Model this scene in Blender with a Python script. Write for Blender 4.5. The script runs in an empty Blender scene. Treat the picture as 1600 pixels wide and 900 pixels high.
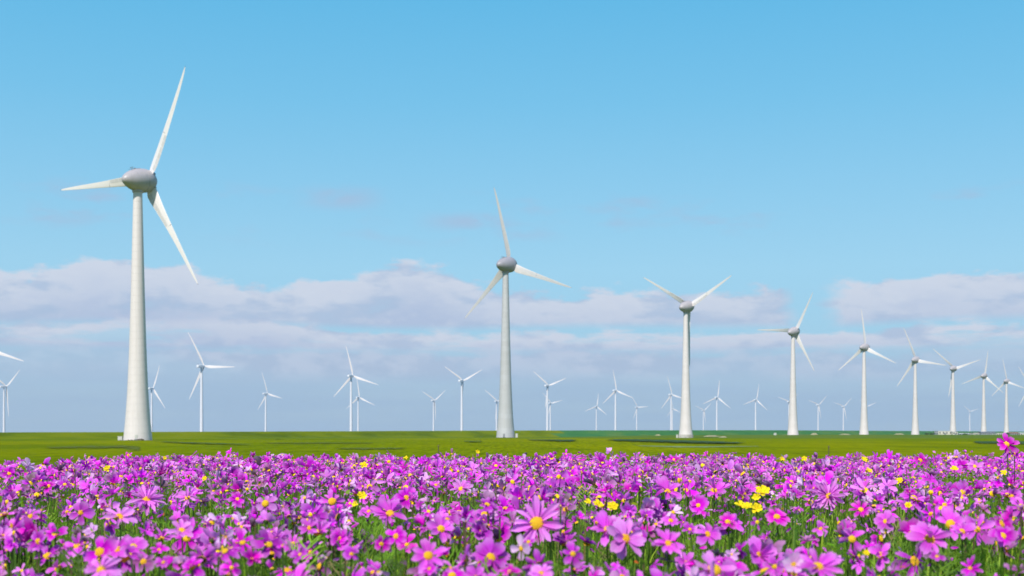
import bpy, math, random
import numpy as np
from mathutils import Matrix, Vector, Euler

sc = bpy.context.scene
COL = sc.collection
rnd = random.Random(7)
rng = np.random.default_rng(7)
R = math.radians

# ------------------------------------------------------------------ camera
FPX, CX, HY, CZ = 2000.0, 800.0, 676.0, 4.0      # focal length / horizon row in photo pixels (1600 wide), eye height
cam_d = bpy.data.cameras.new('camera')
cam_d.sensor_width = 36.0
cam_d.lens = 36.0 * FPX / 1600.0
cam_d.shift_y = (HY - 450.0) / 1600.0
cam_d.clip_start = 0.1
cam_d.dof.use_dof = True
cam_d.dof.focus_distance = 6.5
cam_d.dof.aperture_fstop = 8.0
cam_d.clip_end = 60000
cam = bpy.data.objects.new('camera', cam_d)
cam.location = (0, 0, CZ)
cam.rotation_euler = (R(90), 0, 0)
COL.objects.link(cam)
sc.camera = cam
sc.view_settings.view_transform = 'Standard'
sc.view_settings.look = 'None'
sc.view_settings.exposure = 0.2
sc.view_settings.gamma = 1.0
sc.render.engine = 'CYCLES'
sc.cycles.max_bounces = 8
sc.cycles.transparent_max_bounces = 8
sc.cycles.volume_bounces = 0

# ------------------------------------------------------------------ light
SUN_EL, SUN_AZ = R(46), R(201)       # azimuth clockwise from +Y (the view direction): behind the camera, to its left
sun_d = bpy.data.lights.new('sun', 'SUN')
sun_d.energy = 4.7
sun_d.angle = R(0.53)
sun_d.color = (1.0, 0.955, 0.89)
sun = bpy.data.objects.new('sun', sun_d)
to_sun = Vector((math.sin(SUN_AZ)*math.cos(SUN_EL), math.cos(SUN_AZ)*math.cos(SUN_EL), math.sin(SUN_EL)))
sun.rotation_euler = to_sun.to_track_quat('Z', 'Y').to_euler()
COL.objects.link(sun)

# ------------------------------------------------------------------ node helper
class NT:
    def __init__(s, tree):
        s.t = tree; s.n = tree.nodes; s.l = tree.links
    def put(s, sock, v):
        if v is None: return
        if isinstance(v, bpy.types.NodeSocket): s.l.new(v, sock)
        else:
            try: sock.default_value = v
            except Exception:
                sock.default_value = tuple(v) + (1.0,)
    def new(s, typ, ins=None, **kw):
        n = s.n.new(typ)
        for k, v in kw.items(): setattr(n, k, v)
        for k, v in (ins or {}).items(): s.put(n.inputs[k], v)
        return n
    def m(s, op, a, b=None, c=None, clamp=False):
        n = s.n.new('ShaderNodeMath'); n.operation = op; n.use_clamp = clamp
        s.put(n.inputs[0], a); s.put(n.inputs[1], b); s.put(n.inputs[2], c)
        return n.outputs[0]
    def ss(s, v, lo, hi, a=0.0, b=1.0):
        n = s.n.new('ShaderNodeMapRange'); n.interpolation_type = 'SMOOTHSTEP'
        s.put(n.inputs[0], v); s.put(n.inputs[1], lo); s.put(n.inputs[2], hi); s.put(n.inputs[3], a); s.put(n.inputs[4], b)
        return n.outputs[0]
    def mix(s, f, a, b, mode='MIX'):
        n = s.n.new('ShaderNodeMix'); n.data_type = 'RGBA'; n.blend_type = mode
        s.put(n.inputs[0], f)
        for i, v in ((6, a), (7, b)):
            if isinstance(v, bpy.types.NodeSocket): s.l.new(v, n.inputs[i])
            else: n.inputs[i].default_value = (v[0], v[1], v[2], 1)
        return n.outputs[2]
    def noise(s, vec, scale, detail=4, rough=0.55, dist=0.0, out=0):
        n = s.n.new('ShaderNodeTexNoise')
        s.put(n.inputs['Vector'], vec); n.inputs['Scale'].default_value = scale
        n.inputs['Detail'].default_value = detail; n.inputs['Roughness'].default_value = rough
        n.inputs['Distortion'].default_value = dist
        return n.outputs[out]
    def vscale(s, vec, sx, sy, sz, off=(0, 0, 0)):
        n = s.n.new('ShaderNodeMapping'); s.put(n.inputs[0], vec)
        n.inputs['Scale'].default_value = (sx, sy, sz); n.inputs['Location'].default_value = off
        return n.outputs[0]
    def ramp(s, f, stops, interp='LINEAR'):
        n = s.n.new('ShaderNodeValToRGB'); n.color_ramp.interpolation = interp
        el = n.color_ramp.elements
        while len(el) < len(stops): el.new(0.5)
        for e, (p, c) in zip(el, stops):
            e.position = p; e.color = (c[0], c[1], c[2], 1)
        s.put(n.inputs[0], f)
        return n.outputs[0]

def srgb(r, g, b):
    def f(c):
        c /= 255.0
        return c/12.92 if c <= 0.04045 else ((c+0.055)/1.055)**2.4
    return (f(r), f(g), f(b))

# ------------------------------------------------------------------ world: Nishita sky + cloud decks by direction
SKY = 0.10
w = bpy.data.worlds.new('World'); sc.world = w; w.use_nodes = True
t = NT(w.node_tree); t.n.clear()
sky = t.new('ShaderNodeTexSky', sky_type='NISHITA', sun_disc=False, sun_elevation=SUN_EL, sun_rotation=SUN_AZ,
            air_density=1.0, dust_density=0.6, ozone_density=1.6, altitude=0.0)
tc = t.new('ShaderNodeTexCoord')
D = tc.outputs['Generated']
sp = t.new('ShaderNodeSeparateXYZ', {0: D})
el = t.m('MULTIPLY', t.m('ARCSINE', sp.outputs[2]), 57.29578)            # elevation in degrees
az = t.m('MULTIPLY', t.m('ARCTAN2', sp.outputs[0], sp.outputs[1]), 57.29578)   # azimuth in degrees, 0 = view
elp = t.m('MAXIMUM', el, 0.0)
# clear sky: the Nishita colour graded towards the photograph's cyan blue
K = 2**-0.2 / SKY
def k(c): return (c[0]*K, c[1]*K, c[2]*K)
hz = t.ramp(t.m('DIVIDE', elp, 40.0), [(0.0, srgb(172, 200, 225)), (0.045, srgb(170, 201, 227)), (0.10, srgb(158, 207, 235)),
     (0.18, srgb(157, 213, 242)), (0.27, srgb(139, 206, 241)), (0.36, srgb(117, 198, 239)), (0.47, srgb(95, 189, 236)), (0.75, srgb(76, 168, 225)), (1.0, srgb(52, 128, 200))])
hzk = t.new('ShaderNodeVectorMath', {0: hz, 1: (K, K, K)}, operation='MULTIPLY').outputs[0]
clear = t.mix(t.ss(el, 40.0, 75.0, 0.88, 0.35), sky.outputs[0], hzk)
# a slow darkening away from the bright side of the frame
# cloud noise
def cl_noise(kx, kz, off, scale=1.0, detail=6, rough=0.55):
    v = t.vscale(D, kx, kx, kz, off)
    return t.noise(v, scale, detail, rough)
big = cl_noise(4.0, 14.0, (3.1, 1.7, 0.4), detail=3)
n1 = cl_noise(16.0, 48.0, (0.3, 5.1, 2.2), detail=7, rough=0.58)
n2 = cl_noise(12.0, 85.0, (7.3, 2.1, 9.2), detail=6, rough=0.6)
lump = cl_noise(30.0, 66.0, (1.3, 4.4, 2.9), detail=8, rough=0.60)
def bump(x, c, wd):     # 1 at c, 0 beyond +-wd
    return t.m('SUBTRACT', 1.0, t.ss(t.m('ABSOLUTE', t.m('SUBTRACT', x, c)), 0.0, wd))
def deck(top, bot, soft_t, soft_b, nz, amp, thr, width=0.12, topn=None):
    """density of a deck whose puffy top is pushed up and down by noise and whose base is flat and soft"""
    tt = t.m('ADD', top, t.m('MULTIPLY', t.m('SUBTRACT', topn or nz, 0.5), amp))
    up = t.ss(t.m('SUBTRACT', tt, el), -soft_t*0.3, soft_t*1.1)
    dn = t.ss(t.m('SUBTRACT', el, bot), -soft_b, soft_b)
    return t.m('MULTIPLY', up, dn), t.m('SUBTRACT', tt, el)
# deck A, the high white band; its top swells at two azimuths and it breaks right of the middle
topA = t.m('ADD', 6.35, t.m('MULTIPLY', bump(az, -4.5, 5.0), 1.3))
topA = t.m('ADD', topA, t.m('MULTIPLY', bump(az, -17.0, 8.5), 1.0))
topA = t.m('ADD', topA, t.m('MULTIPLY', bump(az, 19.5, 6.0), 0.45))
topA = t.m('ADD', topA, t.m('MULTIPLY', t.m('SUBTRACT', lump, 0.5), 2.2))
a_d, a_h = deck(topA, t.m('ADD', 4.72, t.m('MULTIPLY', t.m('SUBTRACT', big, 0.5), 1.2)), 0.34, 0.26, n1, 1.8, 0.5)
gap = t.m('SUBTRACT', 1.0, t.m('MULTIPLY', t.ss(t.m('ABSOLUTE', t.m('SUBTRACT', az, t.m('ADD', 13.2, t.m('MULTIPLY', t.m('SUBTRACT', n1, .5), 3.0)))), 0.3, 1.3, 1.0, 0.0), 1.0))
a_d = t.m('MULTIPLY', a_d, gap)
a_d = t.m('MULTIPLY', a_d, t.ss(n1, 0.22, 0.42, 0.6, 1.0))
# deck B
topB = t.m('ADD', 4.5, t.m('MULTIPLY', bump(az, -14.0, 9.0), 0.75))
topB = t.m('ADD', topB, t.m('MULTIPLY', t.m('SUBTRACT', lump, 0.5), 1.3))
b_d, b_h = deck(topB, 3.6, 0.26, 0.28, n2, 1.4, 0.5)
b_d = t.m('MULTIPLY', b_d, t.ss(n2, 0.34, 0.50, 0.35, 1.0))
# deck C
topC = t.m('ADD', 3.6, t.m('MULTIPLY', t.m('SUBTRACT', lump, 0.5), 1.1))
c_d, c_h = deck(topC, 2.45, 0.28, 0.5, n2, 1.1, 0.5)
c_d = t.m('MULTIPLY', c_d, t.ss(big, 0.38, 0.56, 0.5, 1.0))
# thin low veil that greys the sky over the horizon
v_n = cl_noise(6.0, 60.0, (2.0, 8.0, 4.0), detail=4)
v_d = t.m('MULTIPLY', t.ss(el, 4.6, 2.2), t.ss(v_n, 0.3, 0.65, 0.4, 0.9))
# high wisps over the decks
wn = cl_noise(11.0, 40.0, (9.0, 3.0, 5.5), detail=5, rough=0.6)
w_d = t.m('MULTIPLY', t.m('MULTIPLY', t.ss(t.m('ABSOLUTE', t.m('SUBTRACT', el, 9.6)), 0.3, 1.7, 1.0, 0.0), t.ss(wn, 0.53, 0.72)), 0.55)
wc = t.m('MULTIPLY', t.m('MULTIPLY', bump(az, -7.6, 2.6), bump(el, 10.3, 0.75)), t.ss(lump, 0.35, 0.6))
wc2 = t.m('MULTIPLY', t.m('MULTIPLY', bump(az, -2.0, 2.8), bump(el, 9.35, 0.6)), t.ss(lump, 0.30, 0.55))
w_d = t.m('ADD', w_d, t.m('MULTIPLY', t.m('ADD', wc, wc2), 0.65), clamp=True)
# clouds elsewhere round the sky, overhead and behind, of the same broken kind
on = cl_noise(2.6, 6.0, (4.0, 1.0, 7.0), detail=7, rough=0.6)
o_d = t.m('MULTIPLY', t.ss(on, 0.53, 0.66), t.ss(el, 21.0, 34.0, 0.0, 0.8))

white, lav, grey = k(srgb(211, 218, 233)), k(srgb(180, 195, 223)), k(srgb(166, 188, 219))
lit = t.ss(lump, 0.42, 0.60)
def ccol(h, lo, hi):
    base = t.mix(t.ss(t.m('ADD', h, t.m('MULTIPLY', t.m('SUBTRACT', n1, 0.5), 1.5)), lo, hi), white, lav)          # paler near the top of the heap, greyer towards its base
    base = t.mix(t.m('MULTIPLY', lit, 0.5), base, white)
    return t.mix(t.m('MULTIPLY', t.ss(n1, 0.54, 0.38), 0.7), base, grey)
col = clear
col = t.mix(v_d, col, k(srgb(168, 195, 222)))
col = t.mix(t.m('MULTIPLY', c_d, 0.95), col, t.mix(t.m('MULTIPLY', lit, 0.75), k(srgb(176, 195, 221)), k(srgb(196, 209, 230))))
col = t.mix(t.m('MULTIPLY', b_d, 0.95), col, ccol(b_h, 0.2, 1.4))
col = t.mix(t.m('MULTIPLY', a_d, 0.93), col, ccol(a_h, 0.3, 2.6))
col = t.mix(w_d, col, k(srgb(170, 190, 220)))
col = t.mix(o_d, col, k(srgb(205, 212, 228)))
# below the horizon the dome goes on as distant haze
bg = t.new('ShaderNodeBackground', {'Color': col, 'Strength': SKY})
wo = t.new('ShaderNodeOutputWorld', {'Surface': bg.outputs[0]})

# ------------------------------------------------------------------ materials
def mat(name, build):
    m = bpy.data.materials.new(name); m.use_nodes = True
    nt = NT(m.node_tree); nt.n.clear()
    out = nt.new('ShaderNodeOutputMaterial')
    build(nt, out, m)
    return m

def obj_coords(nt): return nt.new('ShaderNodeTexCoord').outputs['Object']
def geo_pos(nt): return nt.new('ShaderNodeNewGeometry').outputs['Position']

def paint(name, c, streak=0.1, rough=0.45, seam=0.0, seam_step=3.75):
    def b(nt, out, m):
        v = obj_coords(nt)
        st = nt.noise(nt.vscale(v, 0.9, 0.9, 0.05), 1.0, 5, 0.6)
        bl = nt.noise(v, 0.35, 5, 0.6)
        f = nt.m('MULTIPLY', nt.ss(nt.m('ADD', nt.m('MULTIPLY', st, .6), nt.m('MULTIPLY', bl, .4)), 0.42, 0.68), 1.0)
        d = (c[0]*(1-streak*1.3), c[1]*(1-streak*1.35), c[2]*(1-streak*1.6))
        colr = nt.mix(f, c, d)
        if seam:      # each cast ring took a slightly different paint tone
            z = nt.new('ShaderNodeSeparateXYZ', {0: v}).outputs[2]
            cell = nt.m('FLOOR', nt.m('DIVIDE', z, seam_step))
            wn_ = nt.new('ShaderNodeTexWhiteNoise', noise_dimensions='1D'); nt.put(wn_.inputs['W'], cell)
            colr = nt.mix(nt.m('MULTIPLY', wn_.outputs['Value'], seam), colr, (c[0]*.86, c[1]*.85, c[2]*.82))
        bm = nt.new('ShaderNodeBump', {'Height': nt.noise(v, 3.0, 4, .6), 'Strength': 0.12, 'Distance': 0.05})
        p = nt.new('ShaderNodeBsdfPrincipled', {'Base Color': colr, 'Roughness': rough, 'Normal': bm.outputs[0]})
        nt.l.new(p.outputs[0], out.inputs[0])
    return mat(name, b)
M = {}
M['tower'] = paint('tower_paint', (0.67, 0.605, 0.585), 0.09, 0.55, seam=0.4)
M['tower_shaded'] = paint('cloud_shaded_tower_paint', (0.47, 0.465, 0.475), 0.10, 0.6, seam=0.6)  # second turbine: cloud shade painted in as a greyer tone
M['tower_sea'] = paint('sea_tower_paint', (0.68, 0.67, 0.69), 0.05, 0.4)
M['nacelle'] = paint('nacelle_paint', (0.40, 0.365, 0.38), 0.08, 0.42)
M['nacelle_dark'] = paint('shaded_nacelle_and_collar_paint', (0.31, 0.295, 0.33), 0.08, 0.42)  # cloud shade put into the nacelle colour; also colours the blade collars
M['nacelle_white'] = paint('sea_nacelle_paint', (0.72, 0.73, 0.76), 0.06, 0.4)
M['blade'] = paint('blade_gelcoat', (0.72, 0.67, 0.65), 0.06, 0.35)
M['blade_shaded'] = paint('cloud_shaded_blade_gelcoat', (0.53, 0.51, 0.51), 0.08, 0.4)  # greyer blade copy carrying the same painted cloud shade
M['blade_panel'] = paint('blade_trailing_panel', (0.56, 0.53, 0.515), 0.12, 0.45)
M['seam'] = paint('dark_seam', (0.10, 0.10, 0.11), 0.2, 0.7)
M['groove'] = paint('ring_groove', (0.50, 0.46, 0.445), 0.1, 0.8)
M['concrete'] = paint('foundation_concrete', (0.42, 0.40, 0.36), 0.3, 0.85)
M['metal'] = paint('instrument_metal', (0.16, 0.16, 0.18), 0.2, 0.5)
M['cabinet'] = paint('cabinet_paint', (0.52, 0.51, 0.47), 0.12, 0.5)
M['door'] = paint('door_steel', (0.22, 0.23, 0.25), 0.2, 0.5)
M['wall_pale'] = paint('pale_render', (0.62, 0.58, 0.49), 0.2, 0.8)
M['wall_grey'] = paint('grey_cladding', (0.30, 0.31, 0.32), 0.2, 0.7)
M['roof_dark'] = paint('dark_roof_sheet', (0.16, 0.17, 0.19), 0.25, 0.7)
M['roof_pale'] = paint('pale_roof_sheet', (0.55, 0.55, 0.54), 0.2, 0.6)
M['roof_red'] = paint('red_roof_tile', (0.32, 0.12, 0.09), 0.25, 0.8)
M['glass'] = paint('dark_window_glass', (0.05, 0.06, 0.075), 0.1, 0.1)

def b_field(nt, out, m):
    v = geo_pos(nt)
    big_ = nt.noise(nt.vscale(v, 0.0035, 0.0022, 0.01), 1.0, 5, 0.55)
    mid = nt.noise(nt.vscale(v, 0.022, 0.009, 0.02), 1.0, 5, 0.6)
    fin = nt.noise(nt.vscale(v, 0.35, 0.10, 0.3), 1.0, 6, 0.7)
    row = nt.noise(nt.vscale(v, 0.012, 0.11, 0.1), 1.0, 3, 0.6)
    c1 = nt.mix(nt.ss(big_, 0.38, 0.62), (0.130, 0.188, 0.002), (0.235, 0.250, 0.001))
    c1 = nt.mix(nt.m('MULTIPLY', nt.ss(mid, 0.46, 0.70), 0.6), c1, (0.070, 0.130, 0.003))
    c1 = nt.mix(nt.m('MULTIPLY', nt.ss(row, 0.50, 0.68), 0.40), c1, (0.24, 0.25, 0.002))
    c1 = nt.mix(nt.m('MULTIPLY', nt.ss(fin, 0.48, 0.74), 0.4), c1, (0.055, 0.080, 0.006))
    mo = nt.noise(nt.vscale(v, 0.016, 0.0045, 0.1), 1.0, 4, 0.6)
    c1 = nt.mix(nt.m('MULTIPLY', nt.ss(mo, 0.50, 0.66), 0.6), c1, (0.075, 0.128, 0.004))
    gr = nt.noise(nt.vscale(v, 0.75, 0.035, 0.1), 1.0, 6, 0.8)
    c1 = nt.mix(nt.m('MULTIPLY', nt.ss(gr, 0.46, 0.62), 0.7), c1, (0.060, 0.088, 0.006))
    c1 = nt.mix(nt.m('MULTIPLY', nt.ss(gr, 0.47, 0.36), 0.5), c1, (0.26, 0.27, 0.016))
    y = nt.new('ShaderNodeSeparateXYZ', {0: v}).outputs[1]
    far = nt.ss(nt.m('ADD', y, nt.m('MULTIPLY', mid, 240)), 850, 1250)     # a bluer green beyond the first field
    c1 = nt.mix(nt.m('MULTIPLY', far, .8), c1, nt.mix(mid, (0.060, 0.120, 0.022), (0.10, 0.16, 0.025)))
    bm = nt.new('ShaderNodeBump', {'Height': fin, 'Strength': 1.0, 'Distance': 0.6})
    p = nt.new('ShaderNodeBsdfPrincipled', {'Base Color': c1, 'Roughness': 1.0, 'Specular IOR Level': 0.0, 'Normal': bm.outputs[0]})
    nt.l.new(p.outputs[0], out.inputs[0])
M['field'] = mat('crop_field', b_field)

def simple(name, stops, scale, rough=0.9, vs=(1, 1, 1), bump_=0.5, bd=0.05, pos=True, spec=0.2):
    def b(nt, out, m):
        v = nt.vscale(geo_pos(nt) if pos else obj_coords(nt), *vs)
        n = nt.noise(v, scale, 6, 0.62)
        c = nt.ramp(nt.ss(n, 0.3, 0.7), stops)
        bm = nt.new('ShaderNodeBump', {'Height': nt.noise(v, scale*3, 5, .6), 'Strength': bump_, 'Distance': bd})
        p = nt.new('ShaderNodeBsdfPrincipled', {'Base Color': c, 'Roughness': rough, 'Specular IOR Level': spec, 'Normal': bm.outputs[0]})
        nt.l.new(p.outputs[0], out.inputs[0])
    return mat(name, b)
M['dike'] = simple('dike_grass', [(0, (0.035, 0.135, 0.045)), (.6, (0.050, 0.16, 0.045)), (1, (0.09, 0.17, 0.045))], 0.02, vs=(1, 1, 8), spec=0.0)
M['dike_near'] = simple('dike_near_grass', [(0, (0.065, 0.105, 0.006)), (.5, (0.125, 0.165, 0.004)), (1, (0.16, 0.185, 0.006))], 0.012, vs=(1, 1, 8), spec=0.0)
M['soil'] = simple('bed_soil', [(0, (0.030, 0.024, 0.016)), (.5, (0.05, 0.05, 0.022)), (1, (0.06, 0.085, 0.02))], 6.0)
M['gravel'] = simple('pale_gravel', [(0, (0.20, 0.20, 0.10)), (1, (0.32, 0.29, 0.19))], 0.4)
M['track'] = simple('brown_track', [(0, (0.10, 0.10, 0.035)), (1, (0.15, 0.14, 0.05))], 0.2)
M['reed'] = simple('shadow_and_shrub_green', [(0, (0.018, 0.050, 0.020)), (1, (0.050, 0.095, 0.020))], 0.15, vs=(1, .3, 1))
M['reed_pale'] = simple('silvery_reeds', [(0, (0.10, 0.17, 0.06)), (1, (0.17, 0.23, 0.10))], 0.15, vs=(1, .3, 1))
M['rubble'] = simple('dark_rubble', [(0, (0.05, 0.04, 0.03)), (1, (0.16, 0.13, 0.10))], 1.0)
def sparse(name, c0, c1, scale, dens=1.0):
    # a plant cover or painted field shadow that thins out raggedly towards its margins
    def b(nt, out, m):
        uv = nt.new('ShaderNodeUVMap', uv_map='uv').outputs[0]; q = nt.new('ShaderNodeSeparateXYZ', {0: uv})
        e = nt.m('MULTIPLY', nt.m('MULTIPLY', nt.m('MULTIPLY', q.outputs[1], nt.m('SUBTRACT', 1, q.outputs[1])), 4), nt.ss(nt.m('MULTIPLY', q.outputs[0], nt.m('SUBTRACT', 1, q.outputs[0])), 0.0, 0.12))
        v = geo_pos(nt); n = nt.noise(nt.vscale(v, 1, .22, 1), scale*6, 6, .7)
        cov = nt.ss(nt.m('ADD', nt.m('MULTIPLY', e, dens*.62), nt.m('SUBTRACT', n, 0.5)), 0.12, 0.42)
        c = nt.mix(nt.ss(nt.noise(v, scale*2, 5, .6), .35, .65), c0, c1)
        p = nt.new('ShaderNodeBsdfPrincipled', {'Base Color': c, 'Roughness': .95, 'Specular IOR Level': .1})
        mx = nt.new('ShaderNodeMixShader', {0: cov, 1: nt.new('ShaderNodeBsdfTransparent').outputs[0], 2: p.outputs[0]})
        nt.l.new(mx.outputs[0], out.inputs[0])
    return mat(name, b)
M['shadow_reed_s'] = sparse('shadow_and_reed_cover', (0.020, 0.058, 0.026), (0.05, 0.095, 0.018), .05, .72)  # dark green of the painted field shadows, and of one reed fringe
M['reed_pale_s'] = sparse('silvery_reed_cover', (0.12, 0.20, 0.07), (0.19, 0.25, 0.11), .08, .9)
M['track_s'] = sparse('trodden_turf', (0.075, 0.120, 0.006), (0.115, 0.13, 0.010), .06, .58)
def b_water(nt, out, m):
    bm = nt.new('ShaderNodeBump', {'Height': nt.noise(geo_pos(nt), 0.3, 5, .6), 'Strength': 0.5, 'Distance': 0.3})
    p = nt.new('ShaderNodeBsdfPrincipled', {'Base Color': (0.02, 0.05, 0.07, 1), 'Roughness': 0.12, 'Normal': bm.outputs[0]})
    nt.l.new(p.outputs[0], out.inputs[0])
M['water'] = mat('lake_water', b_water)

# plants: a base colour from the object (single pieces) or from a colour attribute (joined stuff)
def petal_mat(name, source):
    def b(nt, out, m):
        if source == 'object': base = nt.new('ShaderNodeObjectInfo').outputs['Color']
        else: base = nt.new('ShaderNodeAttribute', attribute_name='tint').outputs['Color']
        uv = nt.new('ShaderNodeUVMap', uv_map='uv').outputs[0]
        s = nt.new('ShaderNodeSeparateXYZ', {0: uv})
        vein = nt.noise(nt.vscale(uv, 13.0, 0.8, 1.0), 1.0, 3, 0.6)
        blot = nt.noise(nt.new('ShaderNodeNewGeometry').outputs['Position'], 45.0, 4, 0.6)
        c = nt.mix(nt.m('MULTIPLY', nt.ss(vein, 0.42, 0.60), 0.5), base, nt.mix(1.0, base, (0.78, 0.34, 0.76), 'MULTIPLY'))
        c = nt.mix(nt.ss(s.outputs[1], 0.45, 1.0, 0.0, 0.26), c, (0.92, 0.62, 0.95))       # paler towards the tip
        c = nt.mix(nt.ss(s.outputs[1], 0.28, 0.0, 0.0, 0.25), c, nt.mix(1.0, base, (0.6, 0.35, 0.55), 'MULTIPLY'))   # deeper eye round the disc
        c = nt.mix(nt.m('MULTIPLY', nt.ss(blot, 0.52, 0.75), 0.25), c, nt.mix(1.0, base, (0.7, 0.3, 0.7), 'MULTIPLY'))
        bm = nt.new('ShaderNodeBump', {'Height': vein, 'Strength': 0.35, 'Distance': 0.001})
        d = nt.new('ShaderNodeBsdfPrincipled', {'Base Color': c, 'Roughness': 0.75, 'Specular IOR Level': 0.06, 'Normal': bm.outputs[0]})
        tr = nt.new('ShaderNodeBsdfTranslucent', {'Color': c})
        mx = nt.new('ShaderNodeMixShader', {0: 0.40, 1: d.outputs[0], 2: tr.outputs[0]})
        nt.l.new(mx.outputs[0], out.inputs[0])
    return mat(name, b)
M['petal'] = petal_mat('petal', 'object')
M['petal_mass'] = petal_mat('petal_mass', 'attribute')
def leaf_mat(name, source, stops=None):
    def b(nt, out, m):
        n = nt.noise(nt.new('ShaderNodeNewGeometry').outputs['Position'], 9.0, 4, 0.6)
        if source == 'attribute': c = nt.new('ShaderNodeAttribute', attribute_name='tint').outputs['Color']
        else: c = nt.ramp(nt.ss(n, .35, .65), stops)
        d = nt.new('ShaderNodeBsdfPrincipled', {'Base Color': c, 'Roughness': 0.55, 'Specular IOR Level': 0.3})
        tr = nt.new('ShaderNodeBsdfTranslucent', {'Color': nt.mix(0.5, c, (0.20, 0.34, 0.02))})
        mx = nt.new('ShaderNodeMixShader', {0: 0.5, 1: d.outputs[0], 2: tr.outputs[0]})
        nt.l.new(mx.outputs[0], out.inputs[0])
    return mat(name, b)
M['leaf'] = leaf_mat('leaf_green', 'own', [(0, (0.05, 0.12, 0.015)), (1, (0.11, 0.22, 0.022))])
M['leaf_mass'] = leaf_mat('leaf_green_mass', 'attribute')
def b_disc(nt, out, m):
    v = obj_coords(nt)
    vo = nt.new('ShaderNodeTexVoronoi', {'Vector': v, 'Scale': 900.0})
    c = nt.mix(nt.ss(vo.outputs['Distance'], 0.1, 0.7), (0.95, 0.66, 0.012), (0.85, 0.38, 0.006))
    c = nt.mix(nt.new('ShaderNodeObjectInfo').outputs['Random'], c, nt.mix(0.5, c, (0.92, 0.66, 0.01)))
    bm = nt.new('ShaderNodeBump', {'Height': vo.outputs['Distance'], 'Strength': 0.8, 'Distance': 0.001, })
    bm.invert = True
    p = nt.new('ShaderNodeBsdfPrincipled', {'Base Color': c, 'Roughness': 0.75, 'Normal': bm.outputs[0]})
    nt.l.new(p.outputs[0], out.inputs[0])
M['disc'] = mat('disc_florets', b_disc)
M['yellow'] = simple('yellow_petal', [(0, (0.80, 0.58, 0.008)), (1, (0.88, 0.74, 0.015))], 60.0, rough=.6)

# ------------------------------------------------------------------ object helpers
def mesh(name, v, f, m, smooth=True, uv=None, tint=None, sharp=0):
    me = bpy.data.meshes.new(name)
    me.from_pydata([tuple(p) for p in v], [], [tuple(q) for q in f])
    ms = m if isinstance(m, (list, tuple)) else [m]
    for q in ms: me.materials.append(M[q])
    if smooth: me.polygons.foreach_set('use_smooth', [True]*len(me.polygons))
    if uv is not None:
        l = me.uv_layers.new(name='uv')
        vi = np.empty(len(me.loops), dtype=np.int32); me.loops.foreach_get('vertex_index', vi)
        l.data.foreach_set('uv', np.asarray(uv, dtype=np.float32)[vi].ravel())
    me.update()
    if smooth and sharp: me.set_sharp_from_angle(angle=R(sharp))
    return me
def big_mesh(name, V, F, m, uv=None, tint=None, mi=None, smooth=True):
    """V (n,3), F (k,4) arrays"""
    me = bpy.data.meshes.new(name)
    V = np.asarray(V, np.float32); F = np.asarray(F, np.int32)
    me.vertices.add(len(V)); me.vertices.foreach_set('co', V.ravel())
    k_ = F.shape[1]
    me.loops.add(F.size); me.loops.foreach_set('vertex_index', F.ravel())
    me.polygons.add(len(F)); me.polygons.foreach_set('loop_start', np.arange(0, F.size, k_, dtype=np.int32))
    me.polygons.foreach_set('loop_total', np.full(len(F), k_, np.int32))
    for q in (m if isinstance(m, (list, tuple)) else [m]): me.materials.append(M[q])
    if mi is not None: me.polygons.foreach_set('material_index', np.asarray(mi, np.int32))
    if smooth: me.polygons.foreach_set('use_smooth', np.ones(len(F), bool))
    if uv is not None:
        l = me.uv_layers.new(name='uv'); l.data.foreach_set('uv', np.asarray(uv, np.float32)[F.ravel()].ravel())
    if tint is not None:
        a = me.attributes.new('tint', 'FLOAT_COLOR', 'POINT')
        a.data.foreach_set('color', np.asarray(tint, np.float32).ravel())
    me.update(calc_edges=True); me.validate()
    return me
def link(name, me, parent=None, mw=None):
    o = bpy.data.objects.new(name, me)
    COL.objects.link(o)
    if parent is not None: o.parent = parent
    if mw is not None: o.matrix_local = mw
    return o
def thing(name, label, cat, loc, rz=0.0, group=None):
    o = bpy.data.objects.new(name, None); COL.objects.link(o)
    o.location = loc; o.rotation_euler = (0, 0, rz); o.empty_display_size = 0.1
    o['label'] = label; o['category'] = cat
    if group: o['group'] = group
    return o
def tag(o, label=None, cat=None, group=None, kind=None):
    if label: o['label'] = label
    if cat: o['category'] = cat
    if group: o['group'] = group
    if kind: o['kind'] = kind
    return o

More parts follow.
